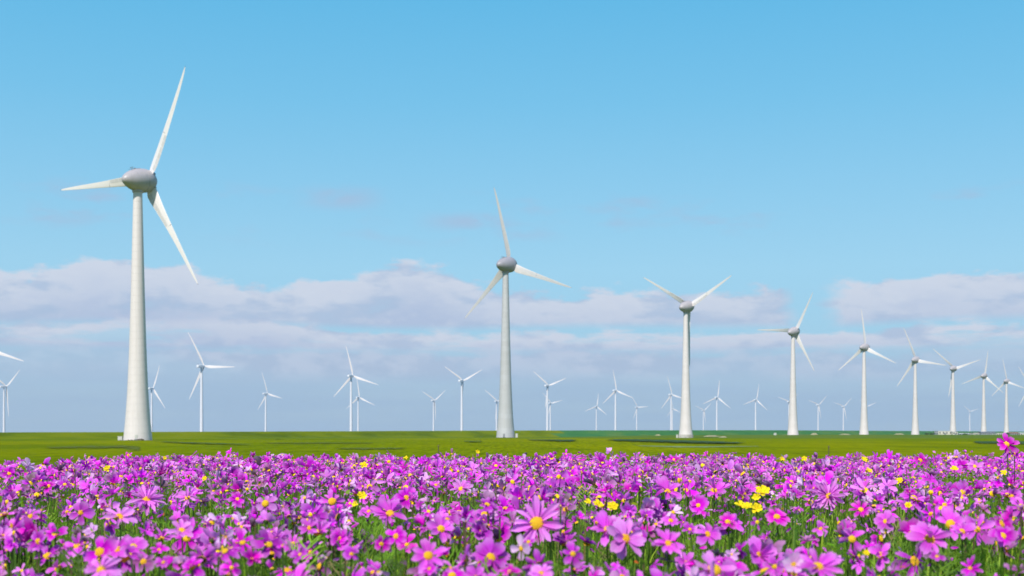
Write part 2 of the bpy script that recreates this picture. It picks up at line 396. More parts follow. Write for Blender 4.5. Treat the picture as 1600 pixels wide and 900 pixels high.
class MB:
    def __init__(s): s.v = []; s.f = []
    def add(s, v, f):
        o = len(s.v); s.v += [tuple(p) for p in v]; s.f += [tuple(i+o for i in q) for q in f]
    def box(s, x0, x1, y0, y1, z0, z1):
        v = [(x, y, z) for z in (z0, z1) for y in (y0, y1) for x in (x0, x1)]
        s.add(v, [(0, 2, 3, 1), (4, 5, 7, 6), (0, 1, 5, 4), (2, 6, 7, 3), (0, 4, 6, 2), (1, 3, 7, 5)])
    def lathe(s, prof, n=32, axis='z', off=(0, 0, 0), cap=True):
        v = []
        for (h, r) in prof:
            for i in range(n):
                a = 2*math.pi*i/n; c, d = r*math.cos(a), r*math.sin(a)
                v.append((off[0]+c, off[1]+d, off[2]+h) if axis == 'z' else (off[0]+d, off[1]+h, off[2]+c))
        f = [(j*n+i, j*n+(i+1) % n, (j+1)*n+(i+1) % n, (j+1)*n+i) for j in range(len(prof)-1) for i in range(n)]
        if cap:
            f.append(tuple(reversed(range(n)))); f.append(tuple(range((len(prof)-1)*n, len(prof)*n)))
        s.add(v, f)
    def tube(s, pts, r0, r1, n=6):
        pts = [Vector(p) for p in pts]; v = []
        for i, p in enumerate(pts):
            d = (pts[min(i+1, len(pts)-1)]-pts[max(i-1, 0)]).normalized()
            a = d.orthogonal().normalized(); b = d.cross(a); r = r0+(r1-r0)*i/(len(pts)-1)
            v += [p+a*(r*math.cos(2*math.pi*q/n))+b*(r*math.sin(2*math.pi*q/n)) for q in range(n)]
        f = [(j*n+i, j*n+(i+1) % n, (j+1)*n+(i+1) % n, (j+1)*n+i) for j in range(len(pts)-1) for i in range(n)]
        s.add(v, f)
    def mesh(s, name, m, smooth=True, sharp=38): return mesh(name, s.v, s.f, m, smooth, sharp=sharp)

# ------------------------------------------------------------------ terrain
CTRL = [(-193, 659, 0.0), (-10, 1003, 0.22), (178, 1311, -1.9), (368, 1677, 1.05), (549, 2000, 1.0), (726, 2307, 0.5),
        (894, 2596, -1.2), (1093, 2960, -1.2), (1271, 3293, -2.6), (1450, 3600, -2.8), (1000, 2450, -1.9), (1250, 2900, -2.4)]
DX = [-9000, -3000, -1200, -600, -340, -278, -210, -156, 0, 237, 461, 661, 882, 1155, 1560, 2500, 9000]
DY = [300, 480, 620, 750, 850, 950, 1050, 1250, 1480, 1750, 2100, 2450, 2850, 3300, 3950, 5000, 8600]
def dike_y(x): return np.interp(x, DX, DY)
def sm(x, a, b):
    u = np.clip((x-a)/(b-a), 0, 1); return u*u*(3-2*u)
SOIL = 3.25
def ground_z(x, y):
    x = np.asarray(x, float); y = np.asarray(y, float)
    num = np.zeros_like(x+y); den = np.full_like(x+y, 0.12)
    for cx, cy, cz in CTRL:
        wgt = np.exp(-((x-cx)**2+(y-cy)**2)/(2*150.0**2)); num += wgt*cz; den += wgt
    z = num/den*1.0
    knoll = (1-sm(y, 10.2, 34))*sm(y, -40, -12)*sm(x, -70, -30)*(1-sm(x, 30, 70))
    z = z*(1-knoll)+SOIL*knoll
    beyond = sm(y-dike_y(x), 5, 120)
    return z*(1-beyond)-6.0*beyond
for _c in range(3):     # sharpen so that the bases sit at their control heights
    pass

def geom(a, b, n): return list(np.geomspace(a, b, n))
ys = sorted(set([-9000, -4000, -1500, -600, -250, -120] + list(np.arange(-60, 60, 1.5)) + geom(60, 9000, 150)))
xs = sorted(set(list(np.arange(-75, 75.1, 3)) + geom(78, 9000, 70) + [-q for q in geom(78, 9000, 70)]))
gx, gy = np.meshgrid(xs, ys)
gz = ground_z(gx, gy)
nx, ny = len(xs), len(ys)
idx = np.arange(nx*ny).reshape(ny, nx)
Fq = np.stack([idx[:-1, :-1], idx[:-1, 1:], idx[1:, 1:], idx[1:, :-1]], -1).reshape(-1, 4)
g = link('ground', big_mesh('ground', np.stack([gx, gy, gz], -1).reshape(-1, 3), Fq, 'field')); g['kind'] = 'structure'

def to_ground(px, py):
    """a point of the near-level field under a photo pixel"""
    d = FPX*CZ/(py-HY)
    for _ in range(6):
        x = (px-CX)/FPX*d; z = float(ground_z(x, d)); d = FPX*(CZ-z)/(py-HY)
    return (px-CX)/FPX*d, d
def sheet(name, pts, m, lift, kind='structure', sub=8):
    """a thin irregular strip laid on the ground between two edges of ground points"""
    (A, B) = pts
    v = []; f = []; uv = []
    for i, (a, b) in enumerate(zip(A, B)):
        for j in range(sub+1):
            u = j/sub; x = a[0]*(1-u)+b[0]*u; y = a[1]*(1-u)+b[1]*u
            v.append((x, y, float(ground_z(x, y))+lift*(1 if 0 < j < sub else 0.3))); uv.append((i/(len(A)-1), u))
    n = sub+1
    for i in range(len(A)-1):
        for j in range(sub): f.append((i*n+j, (i+1)*n+j, (i+1)*n+j+1, i*n+j+1))
    o = link(name, mesh(name, v, f, m, True, uv)); tag(o, kind=kind); return o

# dike: a real embankment behind the concrete-tower row, its crest line as the horizon of the land
crest_px = [-400, 0, 200, 400, 700, 900, 1200, 1400, 1500, 1600, 2200]
crest_py = [675.6, 675.6, 675.0, 674.3, 673.1, 672.5, 672.2, 673.3, 673.9, 674.4, 674.6]
dx_ = np.concatenate([np.linspace(-3000, -400, 20)[:-1], np.linspace(-400, 2600, 160), np.linspace(2600, 8800, 30)[1:]])
dy_ = dike_y(dx_)
for _ in range(6): dy_[1:-1] = (dy_[:-2]+2*dy_[1:-1]+dy_[2:])/4
v = []; N = 0
sec = [(-34, None), (-26, .12), (-14, .55), (-5, .97), (-3, 1.0), (3, 1.0), (12, .6), (30, -6.0)]
for i in range(len(dx_)):
    tx = dx_[min(i+1, len(dx_)-1)]-dx_[max(i-1, 0)]; ty = dy_[min(i+1, len(dx_)-1)]-dy_[max(i-1, 0)]
    L = math.hypot(tx, ty); nx_, ny_ = -ty/L, tx/L
    px = CX+FPX*dx_[i]/dy_[i]; cz = CZ+(HY-np.interp(px, crest_px, crest_py))/FPX*dy_[i]
    cz = max(3.5, min(cz, 9.0))+0.05*math.sin(i*1.7)
    for s, h in sec:
        x, y = dx_[i]+nx_*s, dy_[i]+ny_*s
        z = float(ground_z(x, y))
        if h is None: z -= 0.6
        elif h < 0: z = h-0.5
        else: z = z*(1-h)+cz*h if s < 3 else cz*h
        v.append((x, y, z))
ns = len(sec)
fa = [(i*ns+j, (i+1)*ns+j, (i+1)*ns+j+1, i*ns+j+1) for i in range(len(dx_)-1) for j in range(ns-1)]
me = mesh('dike', v, fa, ['dike', 'dike_near'])
for p in me.polygons:      # yellower turf along the near stretch of the dike
    c = p.center
    if CX+FPX*c.x/c.y < 860+40*math.sin(c.x*.05): p.material_index = 1
o = link('dike', me); o['kind'] = 'structure'
# lake behind the dike
v = []; 
for i in range(len(dx_)):
    v += [(dx_[i], dy_[i]+8, -1.0), (dx_[i], dy_[i]+700, -1.0), (dx_[i], 9000, -1.0)]
fa = [(i*3+j, (i+1)*3+j, (i+1)*3+j+1, i*3+j+1) for i in range(len(dx_)-1) for j in range(2)]
o = link('lake_water', mesh('lake_water', v, fa, 'water')); o['kind'] = 'structure'

# soil of the flower bed, just above the ground sheet
v = []; f = []
bx, by = np.arange(-9, 9.01, .5), np.arange(-1.5, 10.01, .5)
for y in by:
    for x in bx: v.append((x, y, float(ground_z(x, y))+0.006+0.012*rnd.random()))
for j in range(len(by)-1):
    for i in range(len(bx)-1):
        q = j*len(bx)+i; f.append((q, q+1, q+1+len(bx), q+len(bx)))
o = link('soil', mesh('soil', v, f, 'soil')); o['kind'] = 'structure'

# field shadows painted as dark strips, and other strips in the field
def strip(name, top, bot, m, lift, n=40, kind='structure', sub=6):
    tx = np.linspace(top[0][0], top[-1][0], n)
    A = [to_ground(x, np.interp(x, [p[0] for p in top], [p[1] for p in top])+rnd.uniform(-.12, .12)) for x in tx]
    B = [to_ground(x, np.interp(x, [p[0] for p in bot], [p[1] for p in bot])+rnd.uniform(-.15, .15)) for x in tx]
    return sheet(name, (A, B), m, lift, kind, sub)
strip('shadow_and_shrub_green', [(935, 687.0), (1000, 686.4), (1050, 687.6), (1120, 690.6), (1180, 693.4)], [(935, 689.2), (1010, 692.8), (1060, 694.8), (1110, 695.4), (1180, 694.2)], 'shadow_reed_s', .5, kind='stuff')  # main shadow band on the field, laid as a dark green sheet
strip('shadow_and_shrub_green', [(820, 687.8), (905, 687.6)], [(820, 688.6), (880, 691.4), (905, 690.6)], 'shadow_reed_s', .5, kind='stuff')  # left continuation of the painted shadow band
strip('shadow_and_shrub_green', [(722, 690.2), (756, 690.2)], [(722, 690.8), (740, 692.4), (756, 691.0)], 'shadow_reed_s', .5, kind='stuff')  # small start of the shadow band, a dark sheet too
strip('shadow_and_shrub_green', [(238, 690.4), (300, 692.4), (400, 695.6)], [(238, 691.2), (300, 694.6), (400, 696.6)], 'shadow_reed_s', .4, kind='stuff')  # shadow of the tallest tower, painted as a dark strip
strip('reed_fringe', [(980, 696.0), (1080, 697.4), (1200, 697.2)], [(980, 696.4), (1040, 699.4), (1100, 699.8), (1200, 697.8)], 'reed_pale_s', .1, kind='stuff')
strip('crop_tuft', [(60, 699), (140, 696), (210, 697.5)], [(60, 702), (140, 703), (210, 700.5)], 'track_s', .2, kind='stuff')
strip('crop_tuft', [(400, 692), (500, 691.5), (600, 692.5)], [(400, 694), (500, 694.5), (600, 693.8)], 'track_s', .2, kind='stuff')
strip('crop_tuft', [(520, 700.5), (580, 699.5), (640, 700.5)], [(520, 703), (580, 704), (640, 703)], 'track_s', .2, kind='stuff')
strip('brown_track', [(150, 697.5), (190, 694.6), (225, 696.5)], [(150, 700.5), (190, 702.5), (225, 711.0)], 'track_s', .05, n=14)
strip('reed_fringe', [(1515, 689.6), (1620, 689.4)], [(1515, 693.6), (1620, 697.6)], 'shadow_reed_s', .3, n=14, kind='stuff')

# gravel pads and earth mounds at the tower feet
def mound(name, px, py, wpx, h, m, kind='structure', squash=.5, d=None):
    if d is None: x, y = to_ground(px, py)
    else: x, y = (px-CX)/FPX*d, d
    r = wpx/FPX*y/2
    v = [(x, y, float(ground_z(x, y))+h)]; n = 20; f = []
    for j, (q, hh) in enumerate([(.45, .8), (.8, .35), (1.0, 0.01)]):
        for i in range(n):
            a = 2*math.pi*i/n; rr = r*q*(1+.12*math.sin(3*a+px)+.08*rnd.random())
            X, Y = x+rr*math.cos(a), y+rr*squash*math.sin(a)
            v.append((X, Y, float(ground_z(X, Y))+h*hh*(1+.2*rnd.uniform(-1, 1))+.05))
    for i in range(n):
        f.append((0, 1+i, 1+(i+1) % n))
        for j in range(2): f.append((1+j*n+i, 1+(j+1)*n+i, 1+(j+1)*n+(i+1) % n, 1+j*n+(i+1) % n))
    o = link(name, mesh(name, v, f, m)); tag(o, kind=kind); return o

# ------------------------------------------------------------------ wind turbines: prototype meshes
def airfoil(n=14):
    up = []; lo = []
    for i in range(n//2+1):
        x = 0.5*(1-math.cos(math.pi*i/(n//2)))
        th = 5*0.20*(0.2969*math.sqrt(x)-0.126*x-0.3516*x*x+0.2843*x**3-0.1015*x**4)
        up.append((x, th)); lo.append((x, -th*.75))
    return up+lo[-2:0:-1]
AF = airfoil(16)
def blade_mesh(name, secs, m):
    """secs: (radius, chord, thickness factor, twist deg, prebend, leading-edge share)"""
    v = []; n = len(AF)
    for (r, c, tf, tw, pb, le) in secs:
        a = R(tw)
        for (x, y) in AF:
            # leading edge towards -X (the rotor turns anticlockwise seen from behind), suction side towards +Y
            X = (x-le)*c; Y = y*c*tf
            v.append((X*math.cos(a)+Y*math.sin(a), -X*math.sin(a)+Y*math.cos(a)+pb, r))
    f = [(j*n+i, (j+1)*n+i, (j+1)*n+(i+1) % n, j*n+(i+1) % n) for j in range(len(secs)-1) for i in range(n)]
    f.append(tuple(range(n))); f.append(tuple(reversed(range((len(secs)-1)*n, len(secs)*n))))
    return mesh(name, v, f, m, sharp=55)
BIG = [(a, b*1.06, c*.95, d*.85, e*.35, g) for a, b, c, d, e, g in [(4.6, 4.2, .85, 30, 0.0, .45), (6.0, 5.4, .7, 28, 0, .42), (8.0, 6.1, .55, 25, 0, .36), (11, 5.9, .5, 21, 0, .33), (16, 5.1, .46, 16, -.05, .31),
       (22, 4.4, .43, 12, -.15, .30), (30, 3.6, .40, 8, -.4, .30), (38, 2.95, .38, 5, -.8, .30), (46, 2.4, .36, 3, -1.35, .30), (54, 1.85, .34, 1, -2.1, .30),
       (60, 1.35, .33, 0, -2.8, .32), (63.5, .95, .33, 0, -3.3, .38), (65.2, .55, .33, 0, -3.7, .45), (65.8, .22, .33, 0, -3.9, .5)]]
SEA = [(1.2, 2.2, 1.6, 5, 0, .5), (3.0, 2.3, 1.5, 8, 0, .48), (7.0, 3.4, .8, 14, 0, .36), (11, 4.1, .5, 12, 0, .33), (18, 3.6, .42, 9, -.1, .32),
       (27, 2.8, .38, 6, -.4, .31), (36, 2.1, .36, 3, -.9, .31), (44, 1.5, .34, 1, -1.6, .32), (50, 1.0, .33, 0, -2.3, .36), (53, .6, .33, 0, -2.8, .42), (54, .2, .33, 0, -3.0, .5)]
mesh_big = {m: blade_mesh('blade', BIG, m) for m in ('blade', 'blade_shaded')}
mesh_sea = blade_mesh('blade', [(a, b, c, d, e*.35, g) for a, b, c, d, e, g in SEA], 'blade')
def sec_at(r):
    rs = [q[0] for q in BIG]; return [float(np.interp(r, rs, [q[i] for q in BIG])) for i in range(6)]
def panel_mesh(r0, r1):
    """one bolted trailing-edge panel on the rear face of the inner blade, standing 6 cm proud"""
    v = []; f = []
    nr, nc = 4, 4
    for side in (0, 1):
        for j in range(nr+1):
            r, c, tf, tw, pb, le = sec_at(r0+(r1-r0)*j/nr); a = R(tw)
            for i in range(nc+1):
                x = 0.56+0.40*i/nc
                th = 5*0.20*(0.2969*math.sqrt(x)-0.126*x-0.3516*x*x+0.2843*x**3-0.1015*x**4)*.75
                X = (x-le)*c; Y = -th*c*tf-(0.08 if side == 0 else -0.02)
                v.append((X*math.cos(a)+Y*math.sin(a), -X*math.sin(a)+Y*math.cos(a)+pb, r))
    n = (nr+1)*(nc+1); w_ = nc+1
    for j in range(nr):
        for i in range(nc):
            q = j*w_+i; f.append((q, q+1, q+1+w_, q+w_)); 
    edge = [i for i in range(w_)]+[j*w_+nc for j in range(1, nr+1)]+[nr*w_+i for i in range(nc-1, -1, -1)]+[j*w_ for j in range(nr-1, 0, -1)]
    for a_, b_ in zip(edge, edge[1:]+edge[:1]): f.append((a_, a_+n, b_+n, b_))
    return mesh('blade_panel', v, f, 'blade_panel', smooth=False)
PANELS = [panel_mesh(a, a+3.1) for a in np.arange(7.6, 27, 3.4)]
# seam band round a blade where the inner and outer halves bolt together
def seam_mesh(r):
    _, c, tf, tw, pb, le = sec_at(r); v = []; a = R(tw); n = len(AF)
    for rr in (r-.12, r+.12):
        for (x, y) in AF:
            X = (x-le)*c*1.012; Y = y*c*tf*1.05
            v.append((X*math.cos(a)+Y*math.sin(a), -X*math.sin(a)+Y*math.cos(a)+pb, rr))
    return mesh('joint_band', v, [(i, n+i, n+(i+1) % n, (i+1) % n) for i in range(n)], 'seam')
SEAM = seam_mesh(28.6)
b = MB(); b.lathe([(-.2, .12), (.25, .11), (.4, .03)], 10, 'z'); TIPCAP = b.mesh('tip_cap', 'seam')
TPROF = [(0, 14.6), (3, 14.1), (10, 12.7), (16, 11.8), (23, 10.9), (31, 10.1), (40, 9.3), (50, 8.6), (59, 8.05), (75, 7.1), (90, 6.35), (105, 5.65), (128.6, 4.55)]
def trad(h): return float(np.interp(h, [q[0] for q in TPROF], [q[1] for q in TPROF]))/2
RING = 3.75
def tower_prof(z0, z1, gap=.055):
    return [(z0+gap*.5, trad(z0)), (z0+(z1-z0)*.5, trad((z0+z1)/2)), (z1-gap*.5, trad(z1))]
def whole_tower(m):
    p = []; z = 0.0
    while z < 128.5: z1 = min(z+RING, 128.6); p += tower_prof(z, z1)+[(z1-.02, trad(z1)-.03), (z1+.02, trad(z1)-.03)]; z += RING
    b = MB(); b.lathe(p, 40); return b.mesh('tower', m)
tower_meshes = {m: whole_tower(m) for m in ('tower', 'tower_shaded')}
SMOOTH_P = 0.0
def egg(m):
    prof = [(-10.4, .05), (-10.25, .8), (-9.8, 1.5), (-9.0, 2.3), (-8.0, 3.0), (-6.3, 4.05), (-4.5, 4.85), (-2.5, 5.5), (-.5, 5.95), (1.2, 6.15), (2.4, 6.2), (2.5, 6.0)]
    b = MB(); b.lathe(prof, 48, 'y'); return b.mesh('nacelle', m)
def hub_egg(m):
    prof = [(2.62, 6.0), (2.7, 6.2), (4.2, 6.2), (6.0, 5.95), (7.6, 5.45), (9.0, 4.7), (10.2, 3.7), (11.1, 2.5), (11.6, 1.3), (11.8, .1)]
    b = MB(); b.lathe(prof, 48, 'y'); return b.mesh('hub', m)
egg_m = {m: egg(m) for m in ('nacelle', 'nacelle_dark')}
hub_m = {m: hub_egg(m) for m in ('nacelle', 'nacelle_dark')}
b = MB(); b.lathe([(2.45, 5.9), (2.68, 5.9)], 48, 'y'); gap_m = b.mesh('rotor_gap', 'seam')
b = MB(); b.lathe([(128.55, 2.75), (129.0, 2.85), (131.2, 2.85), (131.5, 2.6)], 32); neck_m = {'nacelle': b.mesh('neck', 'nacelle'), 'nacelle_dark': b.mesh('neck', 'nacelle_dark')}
b = MB(); b.lathe([(4.1, 2.55), (4.3, 2.75), (5.3, 2.75), (5.55, 2.4)], 24); collar_m = b.mesh('blade_collar', 'nacelle_dark')
b = MB(); b.box(-.8, .8, -.8, .8, 5.4, 6.3); b.tube([(0, 0, 6), (0, 0, 8.2)], .09, .06); b.tube([(-.7, 0, 7.5), (.7, 0, 7.5)], .06, .06); b.box(.55, .85, -.15, .15, 7.5, 7.9); b.box(-.85, -.55, -.15, .15, 7.5, 7.9)
mast_m = b.mesh('weather_mast', 'metal', False)
b = MB(); b.lathe([(5.6, .5), (6.4, .5), (6.45, .35), (6.9, .3)], 12); beacon_m = b.mesh('warning_beacon', 'metal')
b = MB()
for s in (-1.2, 1.2): b.tube([(s, -4, 5.2), (s, -4, 6.4), (s, 1.5, 7.0), (s, 1.5, 5.9)], .06, .06)
rail_m = b.mesh('roof_rail', 'metal')

def solve(hub, tips, RP, XY, phi=None):
    """rotor angles: yaw of the axis and blade phase, from tip pixels"""
    if len(tips) == 3:
        hx = sum(p[0] for p in tips)/3; hy = sum(p[1] for p in tips)/3
        hub = (hx, hy)
        RP = math.sqrt(sum((p[1]-hy)**2 for p in tips)/1.5)
        c = math.sqrt(sum((p[0]-hx)**2 for p in tips)/1.5)/RP
        q = math.hypot(1, XY); ph = math.acos(min(1, c/q))+math.atan(XY)
        if phi is None: phi = ph
    c = math.cos(phi)+XY*math.sin(phi)
    A = []
    for p in tips: A.append(math.atan2((p[0]-hub[0])/c, hub[1]-p[1]))
    s = sum(complex(math.cos(3*a), math.sin(3*a)) for a in A)
    return phi, math.atan2(s.imag, s.real)/3, hub, RP

def fit(base, hubz, L, pb, Rb, tips, ph, phase, free):
    """refine yaw, phase, size, overhang and tilt of a rotor against the tips seen in the photograph"""
    def tipsof(p):
        ph_, th, sc_, L_, tl = p; out = []
        ca, sa, ct, st_ = math.cos(ph_), math.sin(ph_), math.cos(tl), math.sin(tl)
        for i in range(3):
            a = th+i*2*math.pi/3
            x, y, z = Rb*sc_*math.sin(a), L_-pb*sc_, Rb*sc_*math.cos(a)
            y, z = y*ct-z*st_, y*st_+z*ct
            X, Y, Z = base[0]+x*ca+y*sa, base[1]-x*sa+y*ca, hubz+z
            out.append((CX+FPX*X/Y, HY-FPX*(Z-CZ)/Y))
        return out
    def err(p):
        q = tipsof(p); e = 0
        for t_ in tips: e += min((t_[0]-u[0])**2+(t_[1]-u[1])**2 for u in q)
        return e+.5*((p[3]-L)/2.0)**2+2*(p[2]-1)**2*100+.3*((p[4]-R(4))/R(3))**2
    p = [ph, phase, 1.0, L, R(4)]; st = [.12, .12, .04, .6, .03]; best = err(p)
    for _ in range(60):
        hit = False
        for j in free:
            for sg in (1, -1):
                q = list(p); q[j] += sg*st[j]; e = err(q)
                if e < best: best, p, hit = e, q, True; break
        if not hit: st = [v*.6 for v in st]
    return p, best

def rotor_parts(root, axis_m, blade_me, phase, parts=True, collar=True, tipcap=True):
    for i in range(3):
        mwb = axis_m @ Matrix.Rotation(phase+i*2*math.pi/3, 4, 'Y')
        bl = link('blade', blade_me, root, mwb)
        if collar: link('blade_collar', collar_m, bl)
        if parts:
            for p in PANELS: link('blade_panel', p, bl)
            link('joint_band', SEAM, bl)
        if tipcap: link('tip_cap', TIPCAP, bl, Matrix.Translation((0, -1.36, 65.7)))

EPAD = []
def big_turbine(px, tips, label, grey=False, rings=False, base_z=None, hub_px=None, phi=None, detail=True, d=None, collar=False):
    hy = sum(p[1] for p in tips)/3 if len(tips) == 3 else hub_px[1]
    if d is None:
        d = 1000.0
        for _ in range(8): d = ((135.0+float(ground_z((px-CX)/FPX*d, d)))-CZ)*FPX/(HY-hy)
    X = (px-CX)/FPX*d; Z = float(ground_z(X, d))
    ph, phase, hub, RP = solve(hub_px, tips, 64*FPX/d, X/d, phi)
    (ph, phase, bs, LO, tilt), e_ = fit((X, d), Z+135.0, 7.3, 1.36, 65.8, tips, ph, phase, (0, 1, 2, 3, 4) if len(tips) == 3 else (1,))
    root = thing('wind_turbine', label, 'wind turbine', (X, d, Z), 0, 'concrete wind turbines in a row along the dike')
    tm, nm, bmn = ('tower_shaded', 'nacelle_dark', 'blade_shaded') if grey else ('tower', 'nacelle', 'blade')  # grey picks the paint copies with cloud shade in their colour
    if rings:
        core = MB(); core.lathe([(h+.02, r-.04) for h, r in [(q, trad(q)) for q in np.arange(0, 128.5, 3.75)]], 40)
        tw = link('tower', core.mesh('tower', 'groove'), root)
        z = 0.0
        while z < 128.5:
            z1 = min(z+RING, 128.6); bb = MB(); bb.lathe([(h-z, r) for h, r in tower_prof(z, z1, .07)], 40)
            link('tower_ring', bb.mesh('tower_ring', tm), tw, Matrix.Translation((0, 0, z))); z += RING
    else:
        link('tower', tower_meshes[tm], root)
    ax = Matrix.Translation((0, 0, 135.0)) @ Matrix.Rotation(-ph, 4, 'Z') @ Matrix.Rotation(tilt, 4, 'X')      # local +Y = rotor axis, away from the viewer
    nk = link('neck', neck_m[nm], root)
    na = link('nacelle', egg_m[nm], root, ax)
    if detail:
        link('weather_mast', mast_m, na, Matrix.Translation((0, -3.6, -1.4))); link('warning_beacon', beacon_m, na, Matrix.Translation((0, -1.4, -.6)))
        link('roof_rail', rail_m, na, Matrix.Translation((0, -.5, -.9)))
    hb = link('hub', hub_m[nm], root, ax); link('rotor_gap', gap_m, root, ax)
    rotor_parts(root, ax @ Matrix.Translation((0, LO, 0)) @ Matrix.Diagonal((bs, bs, bs, 1)), mesh_big[bmn], phase, detail, True, detail)
    if collar:
        bb = MB(); bb.lathe([(-.6, 7.7), (3.2, 7.7), (3.5, 7.55), (3.6, 7.0)], 40); link('foundation', bb.mesh('foundation', 'concrete'), root)
    if detail:   # door with its steps at the camera side
        bb = MB(); bb.box(-.7, .7, -.12, .25, .3, 3.0)
        a = R(200 if rings else 165); r = trad(1.8)
        dm = Matrix.Translation((math.sin(-a)*0+math.cos(R(-100 if not rings else -80))*r, math.sin(R(-100 if not rings else -80))*r, 0)) @ Matrix.Rotation(R(-10 if not rings else 10), 4, 'Z')
        dr = link('door', bb.mesh('door', 'cabinet' if rings else 'door', False), root, dm)
        st = MB()
        for q in range(3): st.box(-.9, .9, -1.4+q*.4, -.13, q*.2, q*.2+.18)
        link('steps', st.mesh('steps', 'metal', False), root, dm)
    return root, X, d, Z

BT = []
BT.append(big_turbine(215.3, [(289, 104), (95, 297), (309, 444)], 'tallest white wind turbine, nearest at the left, on a banded concrete tower', rings=True))
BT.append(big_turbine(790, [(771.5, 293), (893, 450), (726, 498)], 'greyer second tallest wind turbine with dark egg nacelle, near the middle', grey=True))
BT.append(big_turbine(1071.5, [(1005, 434), (1143, 431), (1078, 573)], 'wind turbine with two blades raised in a V, tower on a stepped round foundation', collar=True))
BT.append(big_turbine(1239, [(1269.5, 458), (1183, 516), (1273, 581)], 'wind turbine with one level left blade, fourth tallest, right of the V-bladed one', detail=False))
BT.append(big_turbine(1350, [(1345, 482), (1309.5, 579), (1400, 567.6)], 'wind turbine with one upright blade, between the level-bladed one and the long building', detail=False))
BT.append(big_turbine(1430, [(1411, 512), (1479, 571), (1401, 604)], 'wind turbine whose right blade nearly touches the one behind, left of the cream building', detail=False))
BT.append(big_turbine(1489, [(1457, 545), (1532, 562), (1482, 621)], 'wind turbine standing right over the cream building, blades in a wide Y', detail=False))
BT.append(big_turbine(1537, [(1543, 548), (1502, 600), (1567.5, 614)], 'wind turbine behind the dark-roofed greenhouses, third from the right edge', detail=False))
BT.append(big_turbine(1572.5, [(1566, 561), (1548.5, 619), (1602, 607)], 'wind turbine beside the red-roofed barn, its tower second from the right edge', detail=False))
BT.append(big_turbine(1607, [(1589, 574.5), (1591, 631)], 'wind turbine cut off by the right edge, only two blade ends in view', hub_px=(1607, 604.5), phi=R(50), detail=False))

# slender offshore turbines behind the dike
b = MB(); b.lathe([(-6, 2.9), (0, 2.75), (5, 2.7), (5.2, 2.35), (45, 1.95), (91.8, 1.5)], 24); sea_tower_m = b.mesh('tower', 'tower_sea')
b = MB(); b.lathe([(4.6, 3.4), (5.0, 3.4)], 24)
for i in range(12):
    a = i*math.pi/6; b.tube([(3.3*math.cos(a), 3.3*math.sin(a), 5), (3.3*math.cos(a), 3.3*math.sin(a), 6.1)], .05, .05, 4)
plat_m = b.mesh('platform', 'metal')
v = []
for (yy, hw, lo, hi) in [(-8.6, 1.3, -1.3, 1.5), (-8.0, 1.8, -1.8, 2.0), (-3, 2.0, -2.0, 2.2), (1.5, 1.9, -1.9, 2.0), (2.6, 1.5, -1.5, 1.6)]:
    v += [(-hw*.8, yy, lo), (hw*.8, yy, lo), (hw, yy, lo+.5), (hw, yy, hi-.6), (hw*.7, yy, hi), (-hw*.7, yy, hi), (-hw, yy, hi-.6), (-hw, yy, lo+.5)]
f = [(j*8+i, j*8+(i+1) % 8, (j+1)*8+(i+1) % 8, (j+1)*8+i) for j in range(4) for i in range(8)]+[tuple(reversed(range(8))), tuple(range(32, 40))]
sea_nac_m = mesh('nacelle', v, f, 'nacelle_white', False)
b = MB(); b.lathe([(2.65, 1.6), (3.0, 1.75), (4.6, 1.7), (5.6, 1.2), (6.1, .5), (6.2, .05)], 24, 'y'); sea_hub_m = b.mesh('hub', 'nacelle_white')
b = MB(); b.box(-.4, .4, -7.4, -6.6, 2.0, 2.6); b.tube([(0, -7, 2.4), (0, -7, 4.2)], .08, .06); cool_m = b.mesh('weather_mast', 'metal', False)
